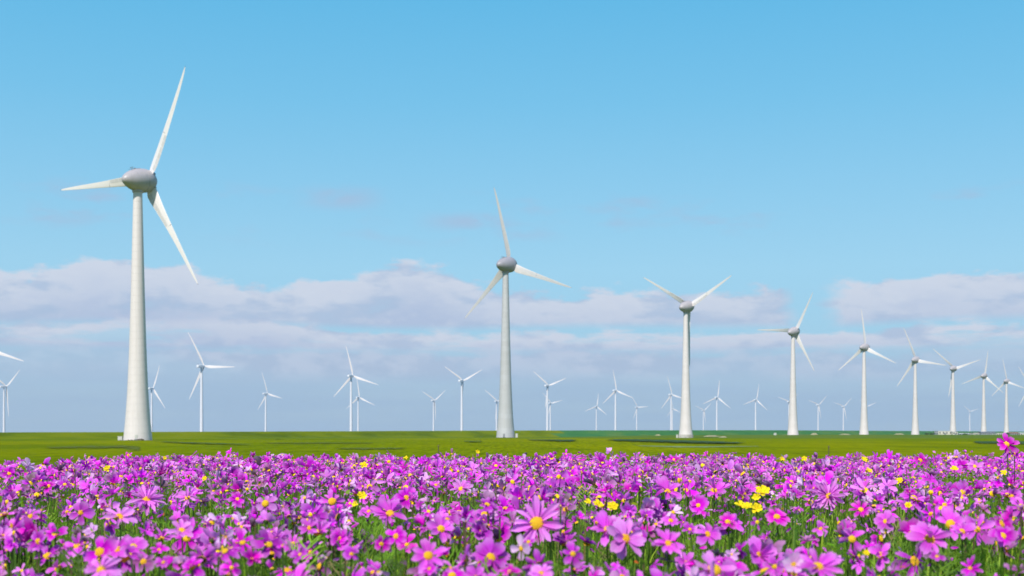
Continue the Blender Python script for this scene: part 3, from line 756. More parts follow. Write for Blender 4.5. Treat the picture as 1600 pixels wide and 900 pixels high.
SEA_T = [
 (-28, (-26.5, 543), [(47, 566)], 22, 'slender turbine outside the left edge, one blade tip reaching into the picture'),
 (6.3, (10, 599.5), [(35, 577), (17, 652), (-13, 583)], None, 'slender white turbine cut by the left edge, right blade raised'),
 (237, (240, 607), [(248, 573), (261, 641)], 26, 'slender white turbine peeping out just right of the tallest tower'),
 (315, (317, 570), [(296.5, 520), (367, 571), (293, 626)], None, 'largest slender turbine, right blade level, right of the tallest tower'),
 (415.2, (417, 613), [(411, 582), (442, 622), (403, 641)], None, 'slender turbine standing alone between the tallest slender one and the overlapping pair'),
 (548.6, (550, 583), [(544, 541), (593, 600), (522, 621)], None, 'taller slender turbine of the overlapping pair left of the grey tower'),
 (559.6, (560, 619.5), [(559, 591), (585, 632), (540, 640)], None, 'smaller slender turbine tucked right behind the taller one of the pair'),
 (677.4, (678, 623.5), [(659, 611), (696, 610), (682, 656)], None, 'small slender turbine with a drooping lower blade, left of the Y-shaped one'),
 (721.5, (722.5, 595), [(695, 572.5), (753, 577)], 30, 'slender turbine with two blades raised like a Y, left of the grey tower'),
 (775.8, (776.5, 627), [(762, 612)], 32, 'small slender turbine half hidden behind the foot of the grey tower'),
 (855.2, (856.5, 602.5), [(833, 581), (885.5, 591)], 32, 'taller Y-bladed slender turbine just right of the grey tower'),
 (859.9, (860.5, 630), [(849, 615), (879.5, 625)], 34, 'small slender turbine hidden behind the taller Y-bladed tower'),
 (931.8, (932, 633), [(935, 615), (914, 642), (949, 648)], None, 'small slender turbine left of the larger upright-bladed one, right of the grey tower'),
 (961.7, (962, 611), [(959, 578), (940, 632), (988, 620.5)], None, 'larger slender turbine with one blade upright, midway between grey and V-bladed towers'),
 (994.8, (995, 635.5), [(987, 619), (1013, 635), (989, 655)], None, 'small slender turbine touching the right blade tip of the upright-bladed one'),
 (1048.6, (1048, 616.5), [(1043, 588), (1031, 639), (1072, 623)], None, 'slender turbine just left of the V-bladed tower, taller of two'),
 (1050.6, (1050.4, 638), [(1049, 620), (1040, 652), (1064.5, 644)], None, 'faint slender turbine hidden behind the one left of the V-bladed tower'),
 (1099, (1098.5, 640), [(1086, 634), (1112, 630), (1103, 660)], None, 'tiny faint turbine with a low Y rotor right of the V-bladed tower'),
 (1120, (1120, 620.5), [(1124, 594), (1098, 631), (1142, 638)], None, 'slender turbine beside the tiny faint one, right of the V-bladed tower'),
 (1180.6, (1181, 625), [(1186, 601), (1161, 632), (1200, 641)], None, 'slender turbine alone between the V-bladed and the level-bladed towers'),
 (1232.6, (1233, 628), [(1217, 621), (1248, 615)], 40, 'small turbine hidden behind the tower of the level-bladed one'),
 (1278.3, (1278, 631), [(1262, 624.5), (1291, 619.5), (1284, 654)], None, 'small slender Y-shaped turbine just right of the level-bladed one'),
 (1317.7, (1318, 633.5), [(1302, 628), (1330, 623), (1324, 654.5)], None, 'small slender Y-shaped turbine left of the upright-bladed concrete one'),
 (1354, (1354.5, 635), [(1342, 626), (1368, 631)], 42, 'small turbine hidden behind the tower with the single upright blade'),
 (1515.3, (1515, 643), [(1506, 635), (1528, 639.5)], 45, 'farthest tiny turbine seen between two concrete towers over the greenhouses'),
]
for (px, hub, tips, phi, label) in SEA_T:
    hy = sum(p[1] for p in tips)/3 if len(tips) == 3 else hub[1]
    d = (94.0-1.0-CZ)*FPX/(HY-hy); X = (px-CX)/FPX*d
    ph, phase, hb, RP = solve(hub, tips, 54*FPX/d, X/d, None if phi is None else R(phi))
    (ph, phase, s, LO, tilt), e_ = fit((X, d), 93.0, 4.1, 1.05, 54.0, tips, ph, phase, (0, 1, 2, 3) if len(tips) == 3 else ((1,) if len(tips) == 1 else (1, 2)))
    root = thing('offshore_turbine', label, 'wind turbine', (X, d, -1.0), 0, 'slender wind turbines standing in the lake behind the dike')
    link('tower', sea_tower_m, root)
    ax = Matrix.Translation((0, 0, 94.0)) @ Matrix.Rotation(-ph, 4, 'Z') @ Matrix.Rotation(tilt, 4, 'X')
    near = d < 2500
    if near: link('platform', plat_m, root)
    na = link('nacelle', sea_nac_m, root, ax)
    if near: link('weather_mast', cool_m, na)
    link('hub', sea_hub_m, root, ax)
    axb = ax @ Matrix.Translation((0, min(5.2, max(3.4, LO)), 0)) @ Matrix.Scale(s, 4)
    rotor_parts(root, axb, mesh_sea, phase, False, False, False)

# things by the tower feet
(r1, X1, Y1, Z1), (r2, X2, Y2, Z2), (r3, X3, Y3, Z3) = BT[:3]
def cabinet(x, y, wd, dp, h, label):
    z = float(ground_z(x, y)); r = thing('transformer_cabinet', label, 'cabinet', (x, y, z), 0, 'transformer cabinets at the tower feet')
    b = MB(); b.box(-wd/2, wd/2, -dp/2, dp/2, .15, h); link('body', b.mesh('body', 'cabinet', False), r)
    b = MB(); b.box(-wd/2-.1, wd/2+.1, -dp/2-.1, dp/2+.1, h+.003, h+.2); link('roof', b.mesh('roof', 'roof_pale', False), r)
    b = MB(); b.box(-wd/2-.15, wd/2+.15, -dp/2-.15, dp/2+.15, -.2, .147); link('plinth', b.mesh('plinth', 'concrete', False), r)
    b = MB(); b.box(-wd*.3, wd*.3, -dp/2-.06, -dp/2-.003, .4, h-.25); link('door', b.mesh('door', 'cabinet', False), r)
cabinet(X1-9.3, Y1+1, 2.2, 2.0, 1.9, 'low white cabinet left of the foot of the tallest turbine')
cabinet(X2+8.6, Y2-1, 1.7, 2.0, 3.0, 'upright white cabinet right of the foot of the greyer turbine')
cabinet(X3-8.9, Y3+1, 1.6, 2.0, 3.4, 'grey-white cabinet left of the stepped foundation of the V-bladed turbine')
cabinet((1211-CX)/FPX*1650, 1650, 3.2, 2.4, 2.6, 'tiny white cabinet alone left of the level-bladed turbine')
# rubble at the foot of the nearest tower
RL = ['small dark rubble block just right of the centre of the tallest tower foot', 'biggest dark rubble block at the right front of the tallest tower foot', 'rightmost dark rubble block at the tallest tower foot', 'little dark rubble block left of centre at the tallest tower foot', 'little dark rubble block at the very centre of the tallest tower foot', 'leftmost and smallest rubble block at the tallest tower foot']
for (ox, oy, s) in [(2.1, -7.4, .9), (3.4, -7.2, 1.1), (4.5, -6.6, .8), (-1.0, -7.5, .5), (0.8, -7.8, .55), (-2.6, -7.2, .45)]:
    bb = MB(); vv = []
    for k_ in range(8):
        vv.append(((1 if k_ & 1 else -1)*s*rnd.uniform(.6, 1), (1 if k_ & 2 else -1)*s*rnd.uniform(.5, .9), (1 if k_ & 4 else 0)*s*rnd.uniform(.5, .9)))
    bb.add(vv, [(0, 2, 3, 1), (4, 5, 7, 6), (0, 1, 5, 4), (2, 6, 7, 3), (0, 4, 6, 2), (1, 3, 7, 5)])
    ob = link('rubble_block', bb.mesh('rubble_block', 'rubble', False)); ob.location = (X1+ox, Y1+oy, float(ground_z(X1+ox, Y1+oy)))
    tag(ob, RL.pop(0), 'rubble', 'dark rubble blocks at the tallest tower foot')
for (r_, X, Y, Z), wpx, m in zip(BT, (58, 46, 44, 44, 36, 26, 20, 18, 16, 14), ('track', 'track', 'gravel', 'gravel', 'gravel', 'gravel', 'gravel', 'gravel', 'gravel', 'gravel')):
    mound('gravel_pad', CX+FPX*X/Y, 0, wpx, .12, m, d=Y, squash=.9)
for (px, py, wp, h) in [(1028, 678.2, 9, 1.2), (1112, 680.0, 26, 1.2), (1130, 681.0, 14, 1.0), (1272, 679.6, 12, 1.7), (1320, 680.4, 18, 1.2), (1405, 680.6, 16, 1.5)]:
    d = {1028: 1600, 1112: 1480, 1130: 1400, 1272: 1700, 1320: 1750, 1405: 2150}[px]
    ob = mound('earth_mound', px, py, wp, h*1.5, 'gravel', d=d, kind=None)
    tag(ob, {1028: 'small pale earth heap left of the V-bladed turbine', 1112: 'long pale earth heap right of the V-bladed turbine foot', 1130: 'low pale heap at the right end of the long heap',
             1272: 'rounded pale earth heap right of the level-bladed turbine foot', 1320: 'low wedge of pale earth left of the upright-bladed turbine foot', 1405: 'pale earth heap left of the turbine before the cream building'}[px], 'earth heap')

# buildings on the right
def building(px0, px1, d, py_top, wall, roof, label, kind='flat', nwin=4, depth=22, name='farm_building'):
    x0, x1 = (px0-CX)/FPX*d, (px1-CX)/FPX*d; xc = (x0+x1)/2; W = x1-x0
    z = float(ground_z(xc, d)); H = CZ+(HY-py_top)/FPX*d-z
    r = thing(name, label, 'building', (xc, d, z))
    wallh = H*.72 if kind == 'gable' else H-.6
    b = MB(); b.box(-W/2, W/2, 0, depth, -1.0, wallh); wl = link('wall', b.mesh('wall', wall, False), r)
    b = MB()
    if kind == 'gable':
        b.add([(-W/2-.5, -.6, wallh-.1), (W/2+.5, -.6, wallh-.1), (W/2+.5, depth/2, H), (-W/2-.5, depth/2, H), (-W/2-.5, depth+.6, wallh-.1), (W/2+.5, depth+.6, wallh-.1),
               (-W/2-.5, -.6, wallh+.15), (W/2+.5, -.6, wallh+.15), (W/2+.5, depth/2, H+.25), (-W/2-.5, depth/2, H+.25), (-W/2-.5, depth+.6, wallh+.15), (W/2+.5, depth+.6, wallh+.15)],
              [(6, 7, 8, 9), (9, 8, 11, 10), (0, 3, 2, 1), (3, 4, 5, 2), (0, 1, 7, 6), (4, 10, 11, 5), (0, 6, 9, 3), (3, 9, 10, 4), (1, 2, 8, 7), (2, 5, 11, 8)])
    else: b.box(-W/2-.3, W/2+.3, -.3, depth+.3, wallh+.003, H)
    link('roof', b.mesh('roof', roof, False), r)
    for i in range(nwin):
        xw = -W/2+W*(i+.5)/nwin; b = MB(); ww = min(2.4, W/nwin*.5); b.box(xw-ww/2, xw+ww/2, -.12, -.003, wallh*.4, wallh*.75)
        link('window', b.mesh('window', 'glass', False), r)
    b = MB(); b.box(-W*.08, -W*.08+min(3.5, W*.3), -.2, -.003, -.2, wallh*.6); link('door', b.mesh('door', 'door', False), r)
building(1466, 1488, 2450, 673.4, 'wall_pale', 'roof_pale', 'cream box-shaped building left of the Y-bladed concrete turbine', nwin=4)
building(1488.6, 1496.5, 2440, 674.6, 'wall_pale', 'wall_grey', 'small cream annex at the right end of the cream building', nwin=2)
building(1462, 1465.6, 2450, 676.3, 'wall_grey', 'roof_dark', 'small dark shed against the left end of the cream building', nwin=1)
building(1499, 1520, 2600, 677.0, 'wall_grey', 'roof_pale', 'low grey shed right of the cream building', 'gable', 6)
building(1521, 1530, 2550, 676.0, 'wall_pale', 'wall_grey', 'pale hall left of the dark-roofed greenhouse', nwin=4)
building(1533, 1556, 2650, 674.6, 'wall_grey', 'roof_dark', 'long dark-roofed greenhouse building in front of distant towers', 'gable', 8)
building(1557, 1570, 2600, 676.6, 'wall_pale', 'roof_pale', 'low pale shed left of the red-roofed barn', nwin=4)
building(1578, 1592, 2550, 675.7, 'wall_grey', 'roof_red', 'red-roofed barn near the right edge of the view', 'gable', 4)
building(1594, 1612, 2550, 676.2, 'wall_pale', 'roof_pale', 'pale shed cut off by the right edge of the view', 'gable', 4)
for (px, d), slab in zip(((1448, 2350), (1456, 2400), (1508, 2500), (1574, 2500)), ('leftmost dark shrub, left of the small dark shed', 'dark shrub close against the left side of the small dark shed', 'dark shrub in front of the low grey shed', 'dark shrub left of the red-roofed barn')):     # low dark shrubs among the sheds
    x = (px-CX)/FPX*d; z = float(ground_z(x, d)); vv = []; ff = []
    for _ in range(260):
        a, b2, c2 = rnd.gauss(0, 1), rnd.gauss(0, 1), rnd.gauss(0, 1); l = math.sqrt(a*a+b2*b2+c2*c2); q = rnd.random()**.4
        p = Vector((a/l*4.6*q, b2/l*3*q, 2.0+c2/l*1.9*q)); e1 = Vector((rnd.gauss(0, 1), rnd.gauss(0, 1), rnd.gauss(0, 1))).normalized(); e2 = e1.orthogonal().normalized()
        s = .55; n = len(vv); vv += [p-e1*s, p+e2*s*.7, p+e1*s, p-e2*s*.7]; ff.append((n, n+1, n+2, n+3))
    rr = thing('shrub', slab, 'shrub', (x, d, z), 0, 'low dark shrubs among the sheds')
    link('crown', mesh('crown', vv, ff, 'reed', False), rr)
    bb = MB(); bb.tube([(0, 0, -.3), (.1, 0, 1.4)], .2, .12); link('trunk', bb.mesh('trunk', 'rubble'), rr)

# ------------------------------------------------------------------ flowers
def petal_verts(L, W, nu=4, nv=5, lift=0.0, droop=0.0, cup=0.25, notch=0.06, ruffle=0.0, seed=0, start=0.08, pw=.62):
    rr = random.Random(seed); ph = rr.uniform(0, 6); v = []; uv = []
    for j in range(nv+1):
        s = j/nv
        wd = W*(0.30+0.70*math.sin(math.pi*min(1, s**pw*1.02))**.8 if s < .999 else 0.62) if s > 0 else W*.30
        wd = W*np.interp(s, [0, .15, .45, .72, .9, 1.0], [.30, .46, .84, 1.0, .98, .66])
        for i in range(nu+1):
            q = 2*i/nu-1
            y = start*L+s*L*(1-.10*abs(q)**2*(s)) + (L*notch*(math.cos(q*math.pi*2.5+ph)) if j == nv else 0)
            z = cup*W*q*q*.6 - droop*L*s*s + lift*L*s + ruffle*W*math.sin(q*4+s*7+ph)*s
            v.append((q*wd/2, y, z)); uv.append((i/nu+seed*.37, s))
    f = [(j*(nu+1)+i, j*(nu+1)+i+1, (j+1)*(nu+1)+i+1, (j+1)*(nu+1)+i) for j in range(nv) for i in range(nu)]
    return v, f, uv
# unit petals (length 1), several shapes
PSH = []
for s_, (W, droop, cup, notch, ruf, lift) in enumerate([(.46, .10, .35, .05, .02, .15), (.52, .22, .30, .06, .05, .22), (.40, .02, .5, .03, .03, .10), (.58, .30, .2, .07, .07, .30), (.34, .12, .45, .04, .02, .12), (.62, .05, .25, .08, .10, .30)]):
    v_, f_, uv_ = petal_verts(1.0, W, 4, 5, lift, droop, cup, notch, ruf, s_)
    PSH.append(mesh('petal', v_, f_, 'petal', True, uv_))
def dome(r, h, n=10, k_=4, jit=.06, name='centre', m='disc'):
    v = [(0, 0, h)]; f = []
    for j in range(1, k_+1):
        a = j/k_*math.pi/2
        for i in range(n):
            q = 2*math.pi*(i+.5*(j % 2))/n; s = 1+rnd.uniform(-jit, jit)
            v.append((r*math.sin(a)*math.cos(q)*s, r*math.sin(a)*math.sin(q)*s, h*math.cos(a)*(1+rnd.uniform(-jit, jit)*2)))
    for i in range(n):
        f.append((0, 1+i, 1+(i+1) % n))
        for j in range(k_-1): f.append((1+j*n+i, 1+(j+1)*n+i, 1+(j+1)*n+(i+1) % n, 1+j*n+(i+1) % n))
    return mesh(name, v, f, m)
DOMES = [dome(1, .62, 14, 5), dome(1, .75, 14, 5), dome(1, .5, 14, 5)]
b = MB(); b.lathe([(-.9, .25), (-.6, .7), (-.15, .95), (.0, .9)], 10)
for i in range(8):
    a = i*math.pi/4; c, s_ = math.cos(a), math.sin(a)
    b.add([(c*.8-s_*.3, s_*.8+c*.3, -.1), (c*.8+s_*.3, s_*.8-c*.3, -.1), (c*2.0, s_*2.0, -.25)], [(0, 1, 2)])
CALYX = b.mesh('calyx', 'leaf')
STEMS = []
for i in range(5):
    bend = [(0, 0, 0)]; ax_, ay_ = rnd.uniform(-.09, .09), rnd.uniform(-.06, .06)
    pts = [(ax_*math.sin(u*2.2)+.012*math.sin(u*9), ay_*math.sin(u*2.0), u) for u in np.linspace(0, 1, 9)]
    bb = MB(); bb.tube(pts, .0042, .0028, 5); STEMS.append((bb.mesh('stem', 'leaf'), Vector(pts[-1])))
def frond(seed, n=9, L=.16):
    """a feathery cut leaf: a midrib with thin paired lobes, itself forked"""
    rr = random.Random(seed); v = []; f = []
    def blade(p, d, up, l, w_):
        s = d.cross(up).normalized()*w_; o = len(v)
        v.extend([p-s, p+s, p+d*l*.6+s*.8+up*l*.05, p+d*l*.6-s*.8+up*l*.05, p+d*l-up*l*.08]); f.append((o, o+1, o+2, o+3)); f.append((o+3, o+2, o+4))
    p = Vector((0, 0, 0)); d = Vector((0, 1, .7)).normalized()
    for i in range(n):
        q = p+d*(L/n); s = d.cross(Vector((0, 0, 1))).normalized()*.0012; o = len(v)
        v.extend([p-s, p+s, q+s*.8, q-s*.8]); f.append((o, o+1, o+2, o+3))
        for sg in (-1, 1):
            dd = (d+Vector((sg*rr.uniform(.7, 1.2), 0, rr.uniform(-.1, .35)))).normalized()
            l = L*.42*math.sin(math.pi*(i+1.2)/(n+1.5))*rr.uniform(.7, 1.2)
            blade(q, dd, Vector((0, 0, 1)), l, .0016)
            blade(q+dd*l*.45, (dd+d*.9).normalized(), Vector((0, 0, 1)), l*.5, .0013)
        d = (d+Vector((rr.uniform(-.08, .08), .02, -.09))).normalized(); p = q
    return v, f
FR = [frond(i) for i in range(4)]
FRM = [mesh('leaf', v_, f_, 'leaf', False) for v_, f_ in FR]
b = MB(); b.lathe([(0, .25), (.25, .8), (.7, 1.0), (1.2, .85), (1.7, .4), (1.9, .05)], 10); BUD = b.mesh('bud', 'petal')

COLS = {
 'lilac pink': (0.83, 0.115, 0.80), 'pale pink': (0.88, 0.26, 0.86), 'magenta': (0.80, 0.014, 0.62), 'violet': (0.58, 0.045, 0.60),
 'bright purple': (0.80, 0.018, 0.74), 'washed-out lilac': (0.82, 0.48, 0.80), 'dusky mauve': (0.42, 0.15, 0.36)}
def flower_frame(yaw, pitch, roll):
    """+Z of the head: pitch 0 looks straight at the camera, 90 at the sky"""
    n = Vector((math.sin(yaw)*math.cos(pitch), -math.cos(yaw)*math.cos(pitch), math.sin(pitch)))
    return n.to_track_quat('Z', 'Y').to_matrix().to_4x4() @ Matrix.Rotation(roll, 4, 'Z')
NFL = 0
def make_flower(head, dia, yaw, pitch, colour, label, petals=9, wide=1.0, disc=.16, layers=1, missing=0, kind='cosmos', group='pink and purple cosmos in the front bed', leaves=1, lift=0.0, rr=None, name='cosmos_flower'):
    global NFL; NFL += 1
    rr = rr or rnd
    hx, hy, hz_ = head
    gz_ = float(ground_z(hx, hy)); st, end = rr.choice(STEMS); Ls = hz_-gz_
    root = thing(name, label, 'flower', (hx-end.x*Ls, hy-end.y*Ls, gz_), 0, group)
    link('stem', st, root, Matrix.Diagonal((Ls, Ls, Ls, 1)))
    H = Matrix.Translation((end.x*Ls, end.y*Ls, Ls)) @ flower_frame(yaw, pitch, rr.uniform(0, 6.28))
    base = COLS[colour] if isinstance(colour, str) else colour
    pl = dia/2*.90
    shp = rr.randrange(6)
    if kind == 'bud':
        o = link('bud', BUD, root, H @ Matrix.Diagonal((dia*.32, dia*.32, dia*.4, 1))); o.color = (*base, 1)
        link('calyx', CALYX, root, H @ Matrix.Diagonal((dia*.3, dia*.3, dia*.3, 1)))
        return root
    for ly in range(layers):
        for i in range(petals):
            if missing and ly == 0 and rr.random() < missing: continue
            a = 2*math.pi*(i+.5*ly)/petals+rr.uniform(-.13, .13)
            me = PSH[(shp+(rr.randrange(6) if rr.random() < .45 else 0)) % 6]
            l = pl*rr.uniform(.74, 1.10)*(1-.22*ly)
            wf = wide*7.8/petals*rr.uniform(.85, 1.15)/(.46*2)
            mw = H @ Matrix.Rotation(a, 4, 'Z') @ Matrix.Rotation(lift+.14*ly+(rr.uniform(-.16, .20) if rr.random() < .8 else rr.uniform(-.6, 1.1)), 4, 'X') @ Matrix.Rotation(rr.uniform(-.45, .45), 4, 'Y') @ Matrix.Diagonal((l*min(1.7, wf), l, l, 1))
            o = link('petal', me, root, mw @ Matrix.Translation((0, 0, .012*ly+.004*(i % 2))))
            s = rr.uniform(.74, 1.15); o.color = (min(1, base[0]*s), base[1]*s*rr.uniform(.8, 1.25), min(1, base[2]*s*rr.uniform(.93, 1.05)), 1)
    ds = dia*disc/2*1.15
    link('centre', DOMES[rr.randrange(3)], root, H @ Matrix.Diagonal((ds, ds, ds, 1)))
    link('calyx', CALYX, root, H @ Matrix.Diagonal((dia*.085, dia*.085, dia*.085, 1)))
    for q in range(leaves):
        hgt = Ls*rr.uniform(.45, .8); s = rr.uniform(.7, 1.1)
        link('leaf', FRM[rr.randrange(4)], root, Matrix.Translation((end.x*hgt*.8, end.y*hgt*.8, hgt)) @ Matrix.Rotation(rr.uniform(0, 6.28), 4, 'Z') @ Matrix.Diagonal((s, s, s, 1)))
    return root
def at(px, py, y): return ((px-CX)/FPX*y, y, CZ-(py-HY)/FPX*y)

# hand-placed flowers: px, py of the disc, bloom size px, yaw deg, pitch deg, colour, petals, width, layers, label
HERO = [
 (839, 818, 100, 5, 22, 'pale pink', 14, 1.15, 1, 'widest pale lilac cosmos with big yellow centre, in the lower middle of the bed', 'the widest cosmos'),
 (948, 829, 66, -10, 30, 'lilac pink', 8, 1.1, 1, 'lilac cosmos behind the open pink one, right of the widest bloom', None),
 (976, 842, 76, 8, 16, 'pale pink', 9, 1.15, 1, 'fully open pale pink cosmos facing the viewer, right of the widest bloom', 'the open pale pink cosmos'),
 (1044, 850, 64, 10, 40, 'lilac pink', 12, 1.0, 1, 'fan-shaped lilac cosmos tilted upward, right of the open pale pink one', 'the fan-shaped lilac cosmos'),
 (895, 866, 50, 25, 25, 'violet', 6, 1.0, 1, 'five-petalled purple cosmos just below right of the widest bloom', None),
 (229, 782, 74, 20, 48, 'pale pink', 16, .95, 2, 'many-rayed pale cosmos with orange centre under the tallest turbine', 'the many-rayed cosmos'),
 (293, 778, 40, 0, 40, 'pale pink', 12, .9, 1, 'small pale cosmos right of the many-rayed one under the tallest turbine', None),
 (187, 808, 60, 22, 50, 'pale pink', 9, 1.1, 1, 'pale cosmos fanning up to the right, below left of the many-rayed one', 'the fanning pale cosmos'),
 (126, 801, 44, 15, 10, 'lilac pink', 5, 1.1, 1, 'ragged lilac cosmos with drooping petals and round yellow centre, at left', 'the ragged lilac cosmos'),
 (105, 800, 30, -20, 30, 'lilac pink', 5, .9, 1, 'small lilac bloom with orange centre left of the ragged lilac cosmos', None),
 (284, 829, 48, 5, 45, 'pale pink', 8, 1.1, 1, 'upright pale cosmos with yellow centre, below the small pale one', 'the upright pale cosmos'),
 (158, 890, 72, 0, 46, 'pale pink', 11, 1.1, 1, 'large pale cosmos rising from the bottom edge at left', 'the large cosmos at the bottom left'),
 (301, 886, 50, -12, 44, 'bright purple', 8, 1.2, 1, 'deep purple cosmos with yellow centre near the bottom left edge', 'the deep purple cosmos'),
 (204, 866, 34, 60, 40, 'violet', 4, .9, 1, 'bare yellow centre with few purple petals, above the bottom left cosmos', None),
 (256, 879, 32, -30, 50, 'violet', 5, .9, 1, 'half-stripped purple bloom left of the deep purple cosmos', None),
 (249, 859, 34, 10, 60, 'bright purple', 6, 1, 1, 'purple bloom tilted skyward, above the half-stripped one', None),
 (75, 760, 34, -10, 45, 'magenta', 8, 1.1, 1, 'magenta cosmos with orange centre in the upper left of the bed', 'the magenta cosmos at upper left'),
 (101, 757, 26, 10, 50, 'violet', 7, 1, 1, 'purple bloom just right of the magenta one at upper left', None),
 (371, 780, 34, 15, 30, 'bright purple', 8, 1.0, 1, 'bright purple bloom with yellow centre right of the small pale cosmos', 'the lone bright bloom'),
 (484, 825, 42, -5, 40, 'lilac pink', 8, 1.1, 1, 'lilac bloom with golden centre between tallest and grey turbines', 'the golden-centred lilac bloom'),
 (609, 803, 66, 8, 46, 'lilac pink', 11, 1.1, 1, 'wide lilac cosmos with ragged orange centre left of the middle', 'the wide left-of-middle cosmos'),
 (576, 799, 36, -20, 50, 'lilac pink', 8, 1, 1, 'smaller lilac bloom touching the wide one left of the middle', None),
 (619, 838, 46, -22, 30, 'bright purple', 8, 1.25, 1, 'purple bloom with golden centre below the wide left-of-middle cosmos', None),
 (689, 827, 54, 24, 30, 'lilac pink', 7, 1.3, 1, 'broad-petalled lilac cosmos turned right, yellow centre at its left', 'the broad-petalled cosmos'),
 (669, 869, 72, 2, 36, 'lilac pink', 8, 1.0, 1, 'star-shaped lilac cosmos near the bottom, left of the middle', 'the star-shaped cosmos'),
 (671, 889, 30, 0, 30, 'bright purple', 6, 1, 1, 'purple bloom directly under the star-shaped cosmos', None),
 (469, 867, 36, -25, 32, 'violet', 7, 1, 1, 'purple bloom with yellow centre low in the bed, left part', None),
 (549, 866, 36, 25, 35, 'violet', 7, 1.1, 1, 'violet bloom low in the bed, left of the star-shaped cosmos', None),
 (721, 764, 44, 0, 45, 'pale pink', 10, 1, 1, 'pale pink cosmos just left of the grey tower', 'the pale cosmos by the grey tower'),
 (681, 758, 24, 0, 50, 'lilac pink', 7, 1, 1, 'small lilac bloom left of the pale one near the grey tower', None),
 (530, 842, 44, -15, 15, 'bright purple', 7, 1.5, 2, 'crumpled bright purple double bloom left of the broad-petalled cosmos', 'the crumpled double bloom'),
 (596, 850, 34, 10, -5, 'magenta', 6, 1.5, 1, 'deep magenta nodding bloom under the wide left-of-middle cosmos', None),
 (815, 857, 46, -40, 0, 'washed-out lilac', 4, 1.2, 1, 'washed-out lilac bloom hanging left below the widest cosmos', None),
 (797, 894, 40, 0, 50, 'magenta', 8, 1.1, 1, 'magenta bloom with yellow centre at the bottom edge, near the middle', 'the bottom magenta bloom'),
 (846, 896, 50, 0, 55, 'pale pink', 9, 1.1, 1, 'pale pink bloom cut by the bottom edge below the widest cosmos', None),
 (826, 847, 34, -20, 40, 'violet', 4, .8, 1, 'spent yellow centre with thin petals under the left of the widest cosmos', None),
 (1000, 837, 34, 35, 30, 'violet', 4, .9, 1, 'small spent bloom touching the right of the open pale pink cosmos', None),
 (1048, 814, 34, 5, 40, 'lilac pink', 7, 1, 1, 'lilac bloom above the fan-shaped cosmos', None),
 (1078, 827, 28, -5, 45, 'violet', 6, 1, 1, 'small violet bloom above right of the fan-shaped cosmos', None),
 (1106, 835, 52, 20, 38, 'lilac pink', 7, .95, 1, 'lilac bloom with split petals right of the fan-shaped cosmos', 'the split-petalled bloom'),
 (1116, 767, 56, 5, 50, 'lilac pink', 8, .85, 1, 'star-like lilac cosmos below right of the V-bladed turbine', 'the star-like cosmos'),
 (1091, 790, 38, -10, 30, 'bright purple', 7, 1.3, 1, 'bright purple bloom under the star-like lilac cosmos', None),
 (1137, 816, 38, 10, 40, 'magenta', 7, 1.2, 1, 'magenta bloom left of the yellow flower cluster, lower row', None),
 (1294, 775, 66, 0, 30, 'pale pink', 16, .9, 2, 'pale many-petalled cosmos between the level-bladed and upright-bladed turbines', 'the pale many-petalled cosmos'),
 (1345, 797, 42, -10, 36, 'magenta', 8, 1.1, 1, 'vivid magenta cosmos right of the pale many-petalled one', 'the vivid magenta cosmos'),
 (1278, 886, 80, -6, 46, 'lilac pink', 12, 1.05, 1, 'large lilac cosmos close to the bottom edge at right', 'the large cosmos at the bottom right'),
 (1453, 843, 78, 0, 44, 'lilac pink', 10, 1.1, 1, 'largest lilac cosmos in the right part of the bed, wide open', 'the wide cosmos at right'),
 (1503, 831, 48, 5, 42, 'lilac pink', 9, 1.1, 1, 'lilac bloom touching the right side of the wide cosmos at right', None),
 (1464, 870, 32, 10, 50, 'violet', 5, .9, 1, 'yellow-centred bloom with thin petals under the wide cosmos at right', None),
 (1566, 838, 50, -10, 28, 'bright purple', 7, 1.2, 1, 'bright purple cosmos near the right edge, lower part', 'the bright purple cosmos at the right edge'),
 (1214, 808, 44, 0, 45, 'magenta', 8, 1.2, 1, 'magenta cosmos right of the yellow flower cluster', 'the magenta cosmos by the yellow cluster'),
 (1281, 826, 36, 5, 40, 'lilac pink', 7, 1, 1, 'lilac bloom below the pale many-petalled cosmos', None),
 (1384, 815, 42, -8, 30, 'lilac pink', 7, 1.1, 1, 'lilac bloom with orange centre left above the wide cosmos at right', None),
 (1418, 791, 28, 0, 45, 'violet', 6, 1, 1, 'small violet bloom with round yellow centre above the wide cosmos at right', None),
 (1491, 733, 36, 10, 40, 'lilac pink', 8, 1.1, 1, 'lilac bloom in the back rows under the cream building', None),
 (1523, 729, 34, -5, 38, 'pale pink', 9, 1.1, 1, 'pale bloom in the back rows under the dark-roofed greenhouse', None),
 (1438, 719, 34, 30, 20, 'magenta', 6, 1.3, 1, 'magenta bloom turned right in the last row left of the cream building', None),
 (1053, 719, 26, 0, 60, 'magenta', 8, 1.2, 1, 'magenta bloom topping the last row below the V-bladed turbine', None),
 (1573, 694, 42, -8, 12, 'magenta', 8, 1.25, 1, 'tall vivid pink cosmos rising over all others by the right edge', 'the tall right-edge cosmos'),
 (1585, 709, 26, 50, 10, 'magenta', 5, 1.4, 1, 'half-open pink bloom hanging beside the tall right-edge cosmos', None),
 (775, 728, 26, 0, 40, 'bright purple', 8, 1.2, 1, 'purple bloom in the last row left of the grey tower', None),
 (1240, 882, 40, 0, 10, 'washed-out lilac', 5, 1.2, 1, 'washed-out lilac bloom left of the large bottom right cosmos', None),
 (60, 846, 46, -20, 5, 'violet', 8, 1.3, 1, 'dark violet bloom low at the left side', None),
 (15, 740, 30, 20, 30, 'bright purple', 7, 1.3, 1, 'bright purple bloom at the left edge in the upper rows', None),
]
hero_pts = []
taken = []
